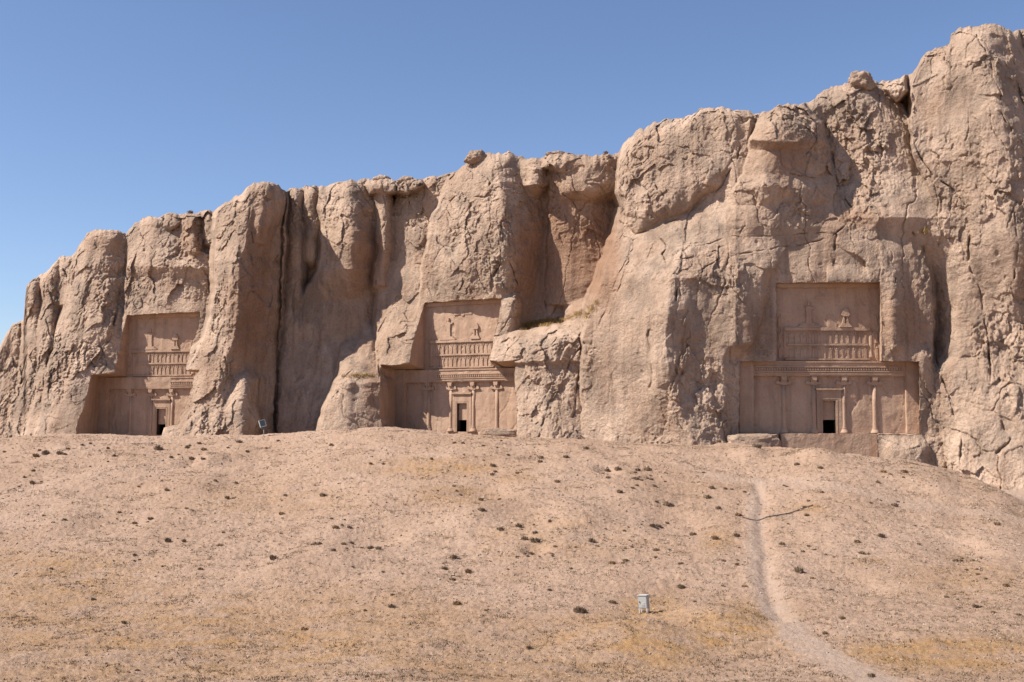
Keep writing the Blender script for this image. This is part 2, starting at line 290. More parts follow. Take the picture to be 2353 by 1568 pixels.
# rock columns and masses: rows (v, x_left, x_mid, x_right, d_mid, drop_left, drop_right); d is metres in front of the tomb facades
PILLARS = [
 ([(800, -160, -60, 25, -6, 2, 2), (1000, -180, -60, 10, -2, 2, 2)], 2, 2),
 ([(775, 0, 12, 32, -4, 1.5, 1.5), (1000, -60, -15, 30, 0, 2, 2)], 2, 2),
 ([(735, 24, 38, 62, -3, 1.5, 1.5), (850, 5, 32, 72, -1, 1.5, 1.5), (1000, -30, 20, 80, 2.5, 2, 1.5)], 2, 2),
 ([(632, 57, 72, 100, -1.2, 1.2, 1.5), (700, 56, 74, 102, -.6, 1.5, 1.2), (720, 52, 76, 104, -1, 1.5, 1), (850, 46, 78, 108, 1.2, 1.5, 1), (1000, 10, 60, 98, 4, 1.5, 1)], 2, 2),
 ([(600, 98, 118, 145, -1, 1.2, 1), (700, 94, 116, 142, .2, 1.2, 1), (850, 84, 104, 122, 2.4, 1, 1), (1000, 56, 80, 98, 5.2, 1, 1)], 2, 2),
 ([(575, 138, 156, 180, -1, 1, 1.2), (640, 134, 154, 178, -.6, 1, 1), (700, 130, 150, 170, .5, 1, 1)], 2, 2),
 # left buttress
 ([(524, 176, 222, 300, -.4, 1.8, 1.3), (600, 164, 232, 300, 1, 1.8, 1.5), (700, 146, 226, 294, 2.3, 1.6, 1.6), (800, 122, 196, 284, 3.9, 1.5, 1.2), (862, 105, 175, 262, 5, 1.5, .9), (930, 96, 150, 240, 6.3, 1.5, .9), (1010, 80, 125, 230, 8.0, 1.5, 1)], 1.8, 1.5),
 ([(528, 222, 240, 295, .4, .8, .9), (590, 222, 240, 292, .5, .8, 1.2), (604, 222, 240, 290, -1, .8, 1)], 2, 2),
 # above the left tomb
 ([(490, 298, 345, 440, -1.2, 1.2, 1), (560, 294, 360, 470, .5, 1.5, 1), (615, 290, 372, 500, 1.6, 1.5, .8), (640, 288, 372, 500, .9, 1.2, .4), (720, 283, 372, 500, 1.7, .9, .5), (1000, 250, 372, 500, 5, .5, .5)], 2, 2),
 ([(488, 412, 440, 482, .6, 1.2, 1.8), (580, 416, 444, 474, 1.0, 1, 1.7), (600, 420, 444, 468, -.5, 1, 1)], 2, 1.6),
 ([(484, 466, 480, 500, .2, 1, 1.4), (560, 470, 484, 500, .4, 1, 1.4)], 2, 2),
 # big pillar right of the left tomb
 ([(420, 548, 594, 657, 6.2, 3.0, 3.0), (500, 496, 574, 657, 7.4, 3.4, 3.6), (600, 495, 550, 654, 8.4, 2.6, 4.0), (700, 494, 548, 648, 8.6, 2.2, 4.0), (760, 478, 540, 642, 8.9, 2.3, 4.), (800, 458, 526, 642, 9.1, 2.4, 4.1), (850, 434, 516, 640, 9.0, 2.6, 4.2), (900, 424, 512, 640, 9.6, 2.8, 4.4), (950, 402, 506, 638, 10.2, 3.0, 4.6), (1010, 366, 500, 632, 11.2, 3.4, 4.8)], 1.6, 1.15),
 ([(424, 572, 606, 655, 6.8, .9, 2.0), (520, 575, 596, 640, 7.4, .6, 2.2), (560, 570, 584, 620, 6.6, .6, 1.5)], 2, 1.5),
 ([(868, 536, 560, 592, 8.2, 1.0, 1.3), (920, 512, 552, 592, 10.0, 1.2, 1.6), (1010, 496, 542, 590, 11.6, 1.5, 1.8)], 2, 1.8),
 # recessed columns in the gully
 ([(432, 660, 680, 702, -1.4, 1.5, 1), (600, 655, 680, 706, -.9, 1.5, 1), (800, 640, 668, 700, .0, 1, .8), (1010, 634, 660, 700, 2.4, 1, .8)], 2, 2),
 ([(428, 700, 716, 742, -.9, 1, 1), (540, 700, 716, 740, -.9, 1, 1), (600, 700, 716, 735, -1.6, 1, 1)], 2, 2),
 # second pillar and the shaded wall below
 ([(413, 740, 802, 862, .8, 1.8, 1.8), (480, 730, 806, 872, 2.0, 2.6, 2.4), (560, 740, 810, 874, 2.9, 3.2, 2.6), (620, 730, 808, 870, 2.2, 2.6, 2.2), (640, 720, 806, 868, 1.2, 2, 1.8), (690, 690, 800, 866, -.6, .9, 1.0), (780, 664, 790, 860, -.4, .8, .8), (880, 645, 780, 860, 1.2, .8, .8), (1010, 634, 770, 876, 3.6, 1.2, 1)], 1.6, 1.5),
 ([(430, 858, 878, 900, .0, 1.2, 1.4), (560, 866, 882, 904, .5, 1, 1.2), (660, 858, 872, 894, .4, .8, .8)], 2, 2),
 ([(780, 830, 848, 868, 1.6, .8, .6), (830, 800, 845, 872, 3.2, .8, .6), (870, 786, 840, 872, 4.6, .8, .6)], 2, 2),
 ([(866, 782, 806, 872, 7.0, .9, .9), (880, 772, 800, 873, 8.2, 1, .9), (930, 752, 793, 874, 9, 1.1, .8), (1010, 728, 782, 884, 10, 1.4, .8)], 1.8, 1.5),
 # wall with the middle tomb
 ([(410, 925, 980, 1060, -2.2, 1.2, .4), (500, 896, 960, 1020, -1.9, .8, .1), (600, 876, 950, 1010, -1.4, .5, 0), (700, 866, 940, 1000, .2, .4, .1), (780, 866, 930, 985, 3.0, .5, .3), (840, 866, 920, 960, 4.4, .4, .4), (1010, 866, 900, 950, 6.5, .5, .5)], 2, 2),
 ([(352, 1064, 1130, 1215, .2, 1.4, 1.4), (420, 1030, 1150, 1272, 1.6, 1.8, 3.4), (500, 995, 1158, 1278, 2.4, 2, 3.8), (600, 975, 1158, 1276, 2.2, 1.8, 3.8), (690, 965, 1150, 1268, 1.6, 1., 3.6), (770, 940, 1150, 1262, 2.2, 1., 4.2)], 1.5, 1.25),
 ([(388, 1200, 1225, 1268, .2, 1.5, 2), (425, 1200, 1228, 1268, .4, 1.5, 2), (440, 1205, 1225, 1260, -1.5, 1.5, 2)], 2, 2),
 ([(690, 1150, 1172, 1196, 1.8, .4, .9), (770, 1128, 1160, 1196, 2.4, .4, 1)], 2, 2),
 ([(350, 1240, 1330, 1424, -1.2, 1.0, .6), (420, 1262, 1340, 1424, -1.0, 1.4, 1.2), (440, 1262, 1335, 1424, -1.4, 1.4, 1.4), (465, 1262, 1285, 1424, -2.8, .6, 1.9), (700, 1250, 1280, 1424, -3.0, .6, 1.9)], 2, 2),
 # ledge rock between the middle tomb and the great buttress
 ([(740, 1300, 1340, 1390, .5, 1, .6), (758, 1200, 1300, 1360, 2.2, .8, .5), (775, 1140, 1250, 1350, 3.8, .6, .4), (800, 1124, 1220, 1348, 5, .8, .6), (831, 1124, 1220, 1346, 5.6, .7, .8), (838, 1182, 1230, 1344, 5.2, .5, .8), (900, 1183, 1240, 1342, 6, .4, 1), (1010, 1189, 1256, 1342, 8, .8, 1)], 2, 2),
 # great buttress round the right tomb
 ([(440, 1500, 1640, 1980, -1.4, .4, .5), (480, 1424, 1570, 2000, .2, .4, .4), (535, 1417, 1560, 1840, 2.0, 1.0, 1.3), (580, 1402, 1560, 1800, 3.9, 1.6, 2.2), (610, 1394, 1552, 1780, 5.2, 1.7, 2.9), (640, 1384, 1545, 1770, 6.4, 1.8, 3.6), (740, 1346, 1530, 1750, 7.8, 2.2, 4.4), (830, 1338, 1530, 1705, 8.2, 2.2, 3.7), (920, 1338, 1550, 1705, 7.6, 1.8, 3.1), (1000, 1338, 1590, 1715, 7.0, 1.4, 2.4), (1100, 1330, 1590, 1780, 7.4, 1.2, 2.2)], 1.5, 1.1),
 ([(450, 1560, 1850, 2040, -1.6, .3, .4), (520, 1600, 1880, 2085, .6, .3, .3), (580, 1640, 1890, 2100, .9, .3, .2), (650, 1690, 1890, 2060, 1.0, .2, .1), (720, 1690, 1890, 2060, .6, .2, .1)], 2, 2),
 ([(528, 1925, 2010, 2092, .2, .4, .6), (560, 1925, 2016, 2112, 1.1, .4, .8), (600, 1990, 2036, 2130, 1.7, .3, .9), (660, 2000, 2040, 2140, 2.5, .3, 1.5), (740, 2000, 2044, 2146, 2.7, .3, 1.7), (800, 2000, 2050, 2142, 2.5, .3, 1.3), (832, 2000, 2070, 2136, 1.9, .3, .7), (850, 2090, 2125, 2150, 1.2, .2, 1), (960, 2100, 2140, 2190, 1.8, .4, 1), (1004, 2014, 2110, 2205, 2.2, .2, 1.2), (1080, 2010, 2120, 2212, 2.7, .2, 1.2), (1130, 2010, 2120, 2216, 3.0, .2, 1.2)], 2, 1.0),
 # slopes, domes and towers above
 ([(256, 1688, 1722, 1762, -.9, .3, .3), (330, 1662, 1714, 1762, -.8, .3, .3), (420, 1622, 1682, 1742, -.6, .3, .3), (500, 1500, 1610, 1700, .2, .3, .3)], 2, 2),
 ([(240, 1768, 1800, 1850, .2, 1, 1), (285, 1738, 1796, 1886, 1.6, 1.4, 1.8), (325, 1724, 1790, 1898, 2.4, 1.6, 2.2), (345, 1720, 1785, 1902, 1.4, 1.4, 1.8), (400, 1706, 1775, 1908, 1.6, 1.8, 2.2), (430, 1690, 1775, 1922, 2.0, 2, 2.0), (470, 1660, 1775, 1944, 1.4, 2.2, 1.6), (520, 1600, 1775, 1965, 1.5, 1.4, .9), (560, 1600, 1775, 1990, 1.1, .8, .5), (610, 1600, 1775, 1990, .6, .5, .3)], 1.6, 1.6),
 ([(188, 1930, 1975, 2036, -3.2, 1, 1.4), (236, 1850, 1980, 2072, -2.2, 1, 1.6), (300, 1885, 1990, 2098, -1.5, 1.5, 1.2), (400, 1905, 2005, 2130, -.7, 1.6, .6), (450, 1930, 2030, 2200, .2, .6, .4), (500, 1945, 2060, 2240, 1.2, .6, .6), (540, 1960, 2090, 2260, .7, .4, .6), (590, 2020, 2110, 2260, -.6, .4, .6), (660, 2060, 2150, 2300, -2.2, .4, .6), (760, 2100, 2190, 2320, -4.0, .4, .6)], 1.8, 1.8),
 ([(60, 2183, 2250, 2335, -1.2, 1.2, 2.2), (110, 2128, 2250, 2346, -.2, 1.4, 2.6), (170, 2100, 2262, 2358, .6, 1.6, 2.8), (250, 2094, 2290, 2366, 1.2, 1.8, 2.6), (350, 2098, 2300, 2376, 1.6, 1.8, 2.2), (450, 2140, 2310, 2390, 1.8, 1.5, 1.8), (530, 2190, 2320, 2400, 1.4, 1.2, 1.2), (640, 2200, 2330, 2430, .6, .8, .8), (780, 2200, 2330, 2430, -1.2, .8, .8), (900, 2200, 2330, 2430, -2.5, .8, .8)], 1.5, 1.6),
 ([(70, 2325, 2420, 2700, -5.5, 1, 2), (500, 2330, 2450, 2750, -2, 1, 2), (1130, 2300, 2450, 2800, 3, 1, 2)], 2, 2),
 ([(640, 1650, 1720, 1800, 1.0, .6, .3), (830, 1600, 1690, 1800, 1.5, .6, .2), (1000, 1600, 1690, 1800, 2.0, .6, .2), (1080, 1600, 1690, 1780, 2.8, .6, .2)], 2, 2),
 ([(530, 2080, 2220, 2420, .3, .5, .5), (590, 2120, 2212, 2420, .1, 1.5, .3), (660, 2136, 2218, 2420, .1, 2.6, .5), (760, 2142, 2220, 2420, .2, 3.0, .5), (820, 2140, 2212, 2420, .4, 2.4, .4), (860, 2130, 2180, 2420, 1.0, .9, .3), (950, 2150, 2240, 2420, 1.9, .8, .4), (1060, 2180, 2270, 2420, 3.2, 1, .4), (1140, 2190, 2270, 2420, 4.4, 1, .5)], 1.6, 2),
]
# rounded blocks: outline, d, rim width in picture units, rim drop in metres, slope per unit in x and y
BLOCKS = [
 ([(1419, 420), (1424, 350), (1438, 318), (1466, 290), (1500, 270), (1540, 260), (1610, 238), (1660, 230), (1704, 240), (1716, 280), (1704, 330), (1684, 380), (1652, 428), (1610, 462), (1560, 498), (1505, 522), (1466, 540), (1446, 516), (1428, 470)], 1.3, 85, 1.7, -.007, .006),
 ([(1720, 256), (1741, 262), (1732, 300), (1716, 330), (1708, 300)], -.5, 14, .8, 0, 0),
 ([(2120, 540), (2140, 600), (2150, 700), (2146, 780), (2128, 800), (2100, 700), (2100, 560)], -.2, 18, .8, 0, 0),
 ([(420, 855), (433, 812), (470, 770), (478, 785), (455, 830), (440, 860)], 5.6, 12, 1, 0, 0),
 ([(842, 425), (850, 408), (880, 400), (908, 412), (912, 440), (880, 450), (850, 445)], .6, 16, .9, 0, 0),
 ([(912, 440), (914, 414), (932, 402), (962, 404), (970, 425), (940, 446)], .2, 16, .9, 0, 0),
 ([(1240, 385), (1262, 352), (1300, 345), (1330, 352), (1345, 380), (1300, 400)], -.6, 18, .8, 0, 0),
 ([(330, 520), (345, 495), (372, 492), (378, 515), (360, 530)], -.2, 12, .7, 0, 0),
 ([(374, 520), (382, 488), (410, 488), (416, 515), (395, 532)], .2, 12, .7, 0, 0),
 ([(2030, 205), (2050, 176), (2080, 174), (2090, 210), (2060, 232)], -1.6, 16, 1, 0, 0),
]
# open cracks: points, half width in picture units, depth
CRACKS = [
 ([(657, 436), (650, 520), (646, 620), (640, 720), (640, 820), (634, 900), (630, 1000)], 5, 2.1),
 ([(878, 440), (886, 500), (872, 560), (866, 640), (862, 760), (870, 830)], 2.2, .7),
 ([(295, 535), (288, 610), (268, 700), (255, 770), (220, 840)], 4, 1.0),
 ([(106, 640), (100, 700), (118, 780), (96, 900), (84, 1000)], 2.5, .8),
 ([(495, 485), (494, 560), (498, 640)], 3, 1.0), ([(575, 460), (571, 520), (580, 560)], 2, .6),
 ([(1340, 745), (1336, 790), (1330, 850), (1326, 890), (1318, 960)], 3, 1.0),
 ([(1345, 790), (1320, 810), (1300, 860), (1275, 900), (1255, 940), (1238, 1004)], 4, .9),
 ([(1462, 538), (1500, 530), (1540, 512), (1580, 490), (1630, 455), (1668, 410), (1690, 370), (1712, 300)], 1.8, .6),
 ([(1512, 540), (1530, 566), (1522, 585), (1545, 620), (1556, 660), (1550, 690)], 3.5, .9),
 ([(1556, 600), (1590, 590), (1640, 575), (1660, 590), (1615, 622)], 2, .5),
 ([(1620, 560), (1680, 545), (1760, 542), (1840, 535), (1920, 538)], 1.6, .4),
 ([(1440, 600), (1410, 650), (1395, 700), (1370, 760)], 1.5, .4), ([(1450, 560), (1436, 620), (1400, 720)], 1.5, .4),
 ([(1905, 290), (1912, 350), (1918, 400), (1935, 450), (1965, 485), (1980, 505)], 3, .9),
 ([(1680, 590), (1760, 574), (1860, 560), (1912, 545), (1935, 525), (1950, 505)], 2.2, .6),
 ([(1922, 540), (1922, 570), (1912, 605)], 4, 1.0),
 ([(2095, 250), (2090, 300), (2110, 350), (2150, 410), (2190, 440), (2220, 470)], 2.2, .6),
 ([(2245, 80), (2275, 130), (2282, 180), (2300, 215), (2296, 255), (2310, 280), (2325, 300)], 2.4, .7),
 ([(2098, 535), (2120, 570), (2140, 640), (2145, 740), (2150, 830), (2180, 910), (2205, 980), (2212, 1080)], 3.5, 1.0),
 ([(2215, 480), (2230, 540), (2225, 600), (2250, 660), (2262, 730), (2275, 830), (2280, 890)], 4, .8),
 ([(2330, 480), (2340, 560), (2330, 640)], 3, .7), ([(1700, 470), (1712, 520), (1700, 545)], 1.4, .35),
 ([(1840, 480), (1800, 510), (1850, 530), (1900, 500)], 1.4, .35), ([(2040, 560), (2060, 620), (2055, 650)], 2, .5),
 ([(1160, 470), (1170, 540), (1175, 600), (1188, 660)], 1.6, .5), ([(1262, 420), (1258, 560), (1252, 650), (1258, 740)], 2., .6),
 ([(1490, 760), (1500, 850), (1495, 920)], 6, .5), ([(1560, 660), (1580, 720), (1540, 800)], 3, .4),
 ([(1280, 770), (1260, 800), (1180, 830)], 2, .4), ([(790, 870), (820, 840), (868, 800)], 3, .7), ([(868, 830), (872, 870)], 4, 1.),
 ([(2300, 960), (2320, 1010), (2290, 1040)], 5, .8), ([(516, 820), (524, 870), (512, 940)], 3, .6), ([(478, 960), (485, 995)], 7, .9),
]
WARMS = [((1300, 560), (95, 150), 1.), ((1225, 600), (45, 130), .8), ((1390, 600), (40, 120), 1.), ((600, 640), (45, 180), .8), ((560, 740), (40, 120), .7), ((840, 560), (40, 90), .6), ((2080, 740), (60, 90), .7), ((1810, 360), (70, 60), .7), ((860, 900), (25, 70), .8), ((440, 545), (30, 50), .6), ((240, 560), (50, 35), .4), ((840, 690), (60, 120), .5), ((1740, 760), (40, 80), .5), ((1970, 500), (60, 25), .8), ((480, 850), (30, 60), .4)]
SMOOTHS = [((2260, 620), (90, 200), .55), ((2240, 300), (90, 150), .45), ((1440, 760), (110, 250), 1.), ((1700, 540), (200, 60), .8), ((1880, 600), (160, 50), .7), ((2080, 690), (55, 150), .6), ((2180, 760), (50, 110), .8), ((760, 800), (120, 200), .6), ((1300, 580), (110, 170), 1.), ((600, 680), (55, 260), .8), ((740, 820), (110, 220), .9), ((910, 680), (50, 150), .7), ((1470, 720), (90, 180), .85), ((1640, 500), (110, 50), .8), ((1810, 370), (75, 80), .7), ((2090, 740), (60, 160), .8), ((2180, 720), (45, 160), .7), ((1880, 560), (160, 45), .6), ((2120, 490), (110, 60), .8), ((1740, 760), (50, 110), .8), ((1600, 720), (130, 160), .55), ((230, 570), (60, 40), .6), ((150, 950), (70, 60), .5), ((840, 560), (40, 100), .6)]
def gsum(u, v, L):
    s = 0
    for (cx, cy), (rx, ry), a in L:
        s = s + a * np.exp(-(((u - cx) / rx) ** 2 + ((v - cy) / ry) ** 2) ** 1.5)
    return np.clip(s, 0, 1)

def hole_dist(u, v, key):
    P = np.array([a for a, b in HOLES[key]]); out = np.full(np.shape(u), 99.)
    b = (u > P[:, 0].min() - 50) & (u < P[:, 0].max() + 50) & (v > P[:, 1].min() - 50) & (v < P[:, 1].max() + 50)
    if b.any(): out[b] = np.maximum(-dist_poly(u[b], v[b], [a for a, c in HOLES[key]], True), 0)
    return out
def rim(u, v):
    q = np.ones(np.shape(u))
    for k in HOLES: q = np.minimum(q, .45 + .55 * sstep(3, 30, hole_dist(u, v, k)))
    return q
def cliff_depth(u, v, detail=True):
    """Y distance of the rock face, with masks"""
    u = np.asarray(u, float); v = np.asarray(v, float); z = np.zeros_like(u)
    yt = ytop(u)
    # irregular edges
    wu = u + 5 * pn(u / 60., v / 45., z + 5) + 2.5 * pn(u / 22., v / 18., z + 9)
    wv = v + 5 * pn(u / 50., v / 50., z + 15) + 2.5 * pn(u / 20., v / 20., z + 19)
    d = -4.5 + np.interp(wv, [200, 500, 700, 850, 1000], [-1.5, 0, 1.0, 2.5, 5]) + np.interp(u, [1265, 1295, 1426, 1450, 1700, 2300], [0, -1.0, -3.6, 0, -.5, 0])
    KR = np.interp(u, [860, 1190, 1600, 1750, 2150], [2.1, 2.5, 2.2, 1.25, 1.4])
    for rows, pl, pr in PILLARS:
        R = np.array(rows, float); vv = np.clip(wv, R[0, 0], R[-1, 0])
        top_open = True
        xl, xm, xr, dm, dl, dr = [np.interp(vv, R[:, 0], R[:, k]) for k in range(1, 7)]
        tl = np.clip((xm - wu) / (xm - xl), 0, 1); tr = np.clip((wu - xm) / (xr - xm), 0, 1)
        h = dm - dl * tl ** pl - KR * dr * tr ** pr
        h = h - .40 * (np.maximum(xl - wu, 0) + np.maximum(wu - xr, 0))
        under = np.maximum(R[0, 0] - wv, 0); over = np.maximum(wv - R[-1, 0], 0)
        h = h - .085 * under - np.where(R[-1, 0] < 990, .14, 0) * over
        d = smax(d, h, .55)
    for pts, d0, r, drop, gx, gy in BLOCKS:
        P = np.array(pts); c = P.mean(0); b = (wu > P[:, 0].min() - 12) & (wu < P[:, 0].max() + 12) & (wv > P[:, 1].min() - 12) & (wv < P[:, 1].max() + 12)
        if not b.any(): continue
        sd = dist_poly(wu[b], wv[b], pts, True); t = np.clip(sd / r, 0, 1)
        h = d0 - drop * (1 - np.sqrt(np.maximum(1 - (1 - t) ** 2, 0))) + gx * (wu[b] - c[0]) + gy * (wv[b] - c[1]) + np.minimum(sd, 0) * .5
        d[b] = smax(d[b], h, .3)
    dark = np.zeros_like(d)
    for pts, wd, dep in CRACKS:
        P = np.array(pts); m = wd * 4
        b = (wu > P[:, 0].min() - m) & (wu < P[:, 0].max() + m) & (wv > P[:, 1].min() - m) & (wv < P[:, 1].max() + m)
        if not b.any(): continue
        jit = 1 + .8 * pn(u[b] / 12., v[b] / 12., z[b] + 31)
        q = dist_poly(wu[b], wv[b], pts) / (.62 * wd * np.clip(jit, .25, 2))
        g = np.exp(-q ** 2 * 1.2) * (1 if dep > 2 else np.clip(.4 + 1.3 * pn(u[b] / 30. + 7, v[b] / 30., z[b] + 3), .0, 1)); d[b] -= .7 * dep * g
    # rounded top edge
    s = np.clip((v - yt) / 26., 0, 1); d = d - 1.7 * (1 - np.sqrt(np.maximum(1 - (1 - s) ** 2, 0)))
    r0 = hole_dist(u, v, 'R'); tg = np.where(u < 1900, np.interp(v, [650, 830, 1000, 1090], [1.0, 1.5, 2.1, 2.6]), np.interp(v, [650, 830, 1000, 1090], [2.0, 1.9, 1.3, 2.0]))
    wr = 1 - sstep(4, 42, r0); d = d * (1 - wr) + tg * wr
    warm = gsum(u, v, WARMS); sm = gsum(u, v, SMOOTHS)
    Y = ybase(u) - d
    if detail:
        P = at(u, v, Y); X, Yq, Z = P[..., 0], P[..., 1], P[..., 2]
        rough = np.clip(.88 - .72 * sm + .85 * pn(X / 7., Yq / 8., Z / 8.), .13, 1.25)
        e = .55 * pn(X / 6., Yq / 8., Z / 9.) + .36 * pn(X / 2.8, Yq / 3., Z / 4.2 + 7)
        wx = X + .35 * pn(X / 1.5, Yq / 1.5, Z / 1.5) + .12 * pn(X / .5, Yq / .5, Z / .5); wz = Z + .35 * pn(X / 1.5 + 9, Yq / 1.5, Z / 1.5) + .12 * pn(X / .5 + 3, Yq / .5, Z / .5)
        def crev(n, w): return np.maximum(0, 1 - np.abs(n) / w) ** 1.3
        def terr(n, k):
            t = n * k; t0 = np.floor(t); return (t0 + sstep(.25, .75, t - t0)) / k
        m1 = np.clip(pn(X / 5., Yq / 5., Z / 6. + 3) * 1.5 + .2, 0, 1); m2 = np.clip(pn(X / 3. + 8, Yq / 3., Z / 3.6) * 1.8 + .45, 0, 1)
        e = e + .55 * rough * facet(wx / 2.6, Yq / 3.2, wz / 3.8) + .30 * rough * (.4 + .6 * m2) * facet(wx / 1.05 + 30, Yq / 1.3, wz / 1.45) + .15 * rough * (.3 + .7 * m2) * facet(wx / .45 + 60, Yq / .55, wz / .55)
        # vertical flutes and cracks
        fl = pn(X / 1.3 + 3, Yq / 2., Z / 8. + 2); e = e + .22 * fl * (.5 + .5 * rough) - .12 * np.abs(pn(X / .7 + 9, Yq / 1.2, Z / 5.)) * rough
        e = e - .34 * m1 * (.3 + .7 * rough) * crev(pn(wx / 2.6 + 12, Yq / 3., wz / 8.), .05) - .2 * np.clip(pn(X / 9., Yq / 9., Z / 14. + 8) * 2 + .1, 0, 1) * crev(pn(wx / 4.5 + 33, Yq / 5., Z / 24. + 2), .022) - .16 * m2 * rough * crev(pn(wx / 1.6 + 2, Yq / 2., (wz - .5 * X) / 2.4), .06)
        # broken surface at every smaller size
        e = e + rough * (.14 * pn(wx / 1.25, Yq / 1.4, wz / 1.7) + .07 * (.3 - np.abs(pn(wx / .72, Yq / .8, wz / .95))) * (.4 + m2) + .08 * pn(X / .40, Yq / .45, Z / .52) * (.35 + m2) + .07 * pn(X / .23, Yq / .25, Z / .28) + .035 * pn(X / .13, Yq / .13, Z / .15))
        pk = pn(wx / 1.0 + 70, Yq / 1.2, wz / 1.25); e = e - rough * m2 * .8 * np.clip(pk - .48, 0, .35)
        # bedding on the smooth slabs
        e = e + .022 * sm * pn(X / 3., Yq / 3., (Z - .25 * X) / .35 + 1.5 * pn(X / 6., Yq / 6., Z / 6.))
        pit = pn(X / .8 + 50, Yq / .8, Z / .8); e = e - .5 * np.clip(pit - .62, 0, 1)
        e = e * rim(u, v)
        Y = Y - e
    return Y, warm, sm, dark

# outlines of the carved recesses as they open in the rock, each with the facade point (x, z) it leads back to
HX, LX = 5.3, 9.25
HOLES = dict(
 R=[((1784, 650.7), (-HX, 15.5)), ((2022.3, 647), (HX, 15.5)), ((2026.6, 830), (HX, 7.45)), ((2112, 830), (LX, 7.45)), ((2113, 996.5), (LX, 0)), ((2015, 999.3), (5.0, 0)), ((2015, 1085), (5.0, -4.2)), ((1779.6, 1085), (-5.0, -4.2)), ((1779.6, 1000), (-5.0, 0)), ((1697.8, 999.3), (-LX, 0)), ((1699.8, 830), (-LX, 7.45)), ((1783, 830), (-HX, 7.45))],
 C=[((976.3, 695.3), (-HX, 15.5)), ((1060, 689), (-.5, 15.5)), ((1153, 685.3), (HX, 15.5)), ((1146.5, 725), (HX, 13.4)), ((1134.6, 775), (HX, 10.4)), ((1124.8, 822), (HX, 7.8)), ((1126, 831.5), (HX, 7.45)), ((1182.3, 830.4), (LX, 7.45)), ((1182, 866), (LX, 5.8)), ((1184.5, 914), (LX, 3.6)), ((1186.7, 953), (LX, 1.8)), ((1189, 1010), (LX, -1.2)), ((937, 1010), (-6, -1.2)), ((937, 986), (-7.5, -.3)), ((880.8, 975), (-LX, .6)), ((870, 958), (-LX, 1.6)), ((871, 909.6), (-LX, 4)), ((873.2, 838), (-LX, 7.45)), ((906, 839), (-7.4, 7.45)), ((938.3, 834.1), (-HX, 7.45)), ((952.4, 775), (-HX, 10.8)), ((967.6, 721), (-HX, 14.0))],
 L=[((290.9, 724), (-HX, 15.5)), ((375, 720), (0, 15.5)), ((459.3, 716.7), (HX, 15.5)), ((452.3, 758), (HX, 13.2)), ((442.4, 782), (HX, 12)), ((428.4, 838), (HX, 9)), ((426.4, 852.8), (HX, 7.9)), ((458.3, 850.8), (LX, 7.45)), ((446, 865.8), (LX, 6.5)), ((442.4, 889.7), (LX, 5.5)), ((432.4, 909.6), (LX, 4.5)), ((424.4, 937.5), (LX, 3)), ((408.5, 975), (LX, 1)), ((376.6, 983.3), (7, .4)), ((370.6, 1012), (6, -1.2)), ((172, 1012), (-LX, -1.2)), ((174.4, 985), (-LX, .5)), ((195.3, 921.6), (-LX, 4)), ((209.2, 861.8), (-LX, 7.45)), ((263, 857.8), (-HX, 7.45)), ((277, 791), (-HX, 11.6))],
)

def _jit():
    g = np.random.default_rng(5)
    for k, hp in HOLES.items():
        out = []
        for i, ((a, fa), (b, fb)) in enumerate(zip(hp, hp[1:] + hp[:1])):
            L = math.hypot(b[0] - a[0], b[1] - a[1]); n = max(1, int(L / 7)); nx, ny = -(b[1] - a[1]) / L, (b[0] - a[0]) / L; w = 0.
            for j in range(n):
                t = j / n; w = .5 * w + g.normal(0, .8) if j else 0.
                if g.random() < .1: w += g.normal(0, 1.5)
                w = max(-2.2, min(2.2, w))
                out.append(((a[0] + (b[0] - a[0]) * t + nx * w, a[1] + (b[1] - a[1]) * t + ny * w), (fa[0] + (fb[0] - fa[0]) * t, fa[1] + (fb[1] - fa[1]) * t)))
        HOLES[k] = out
_jit()
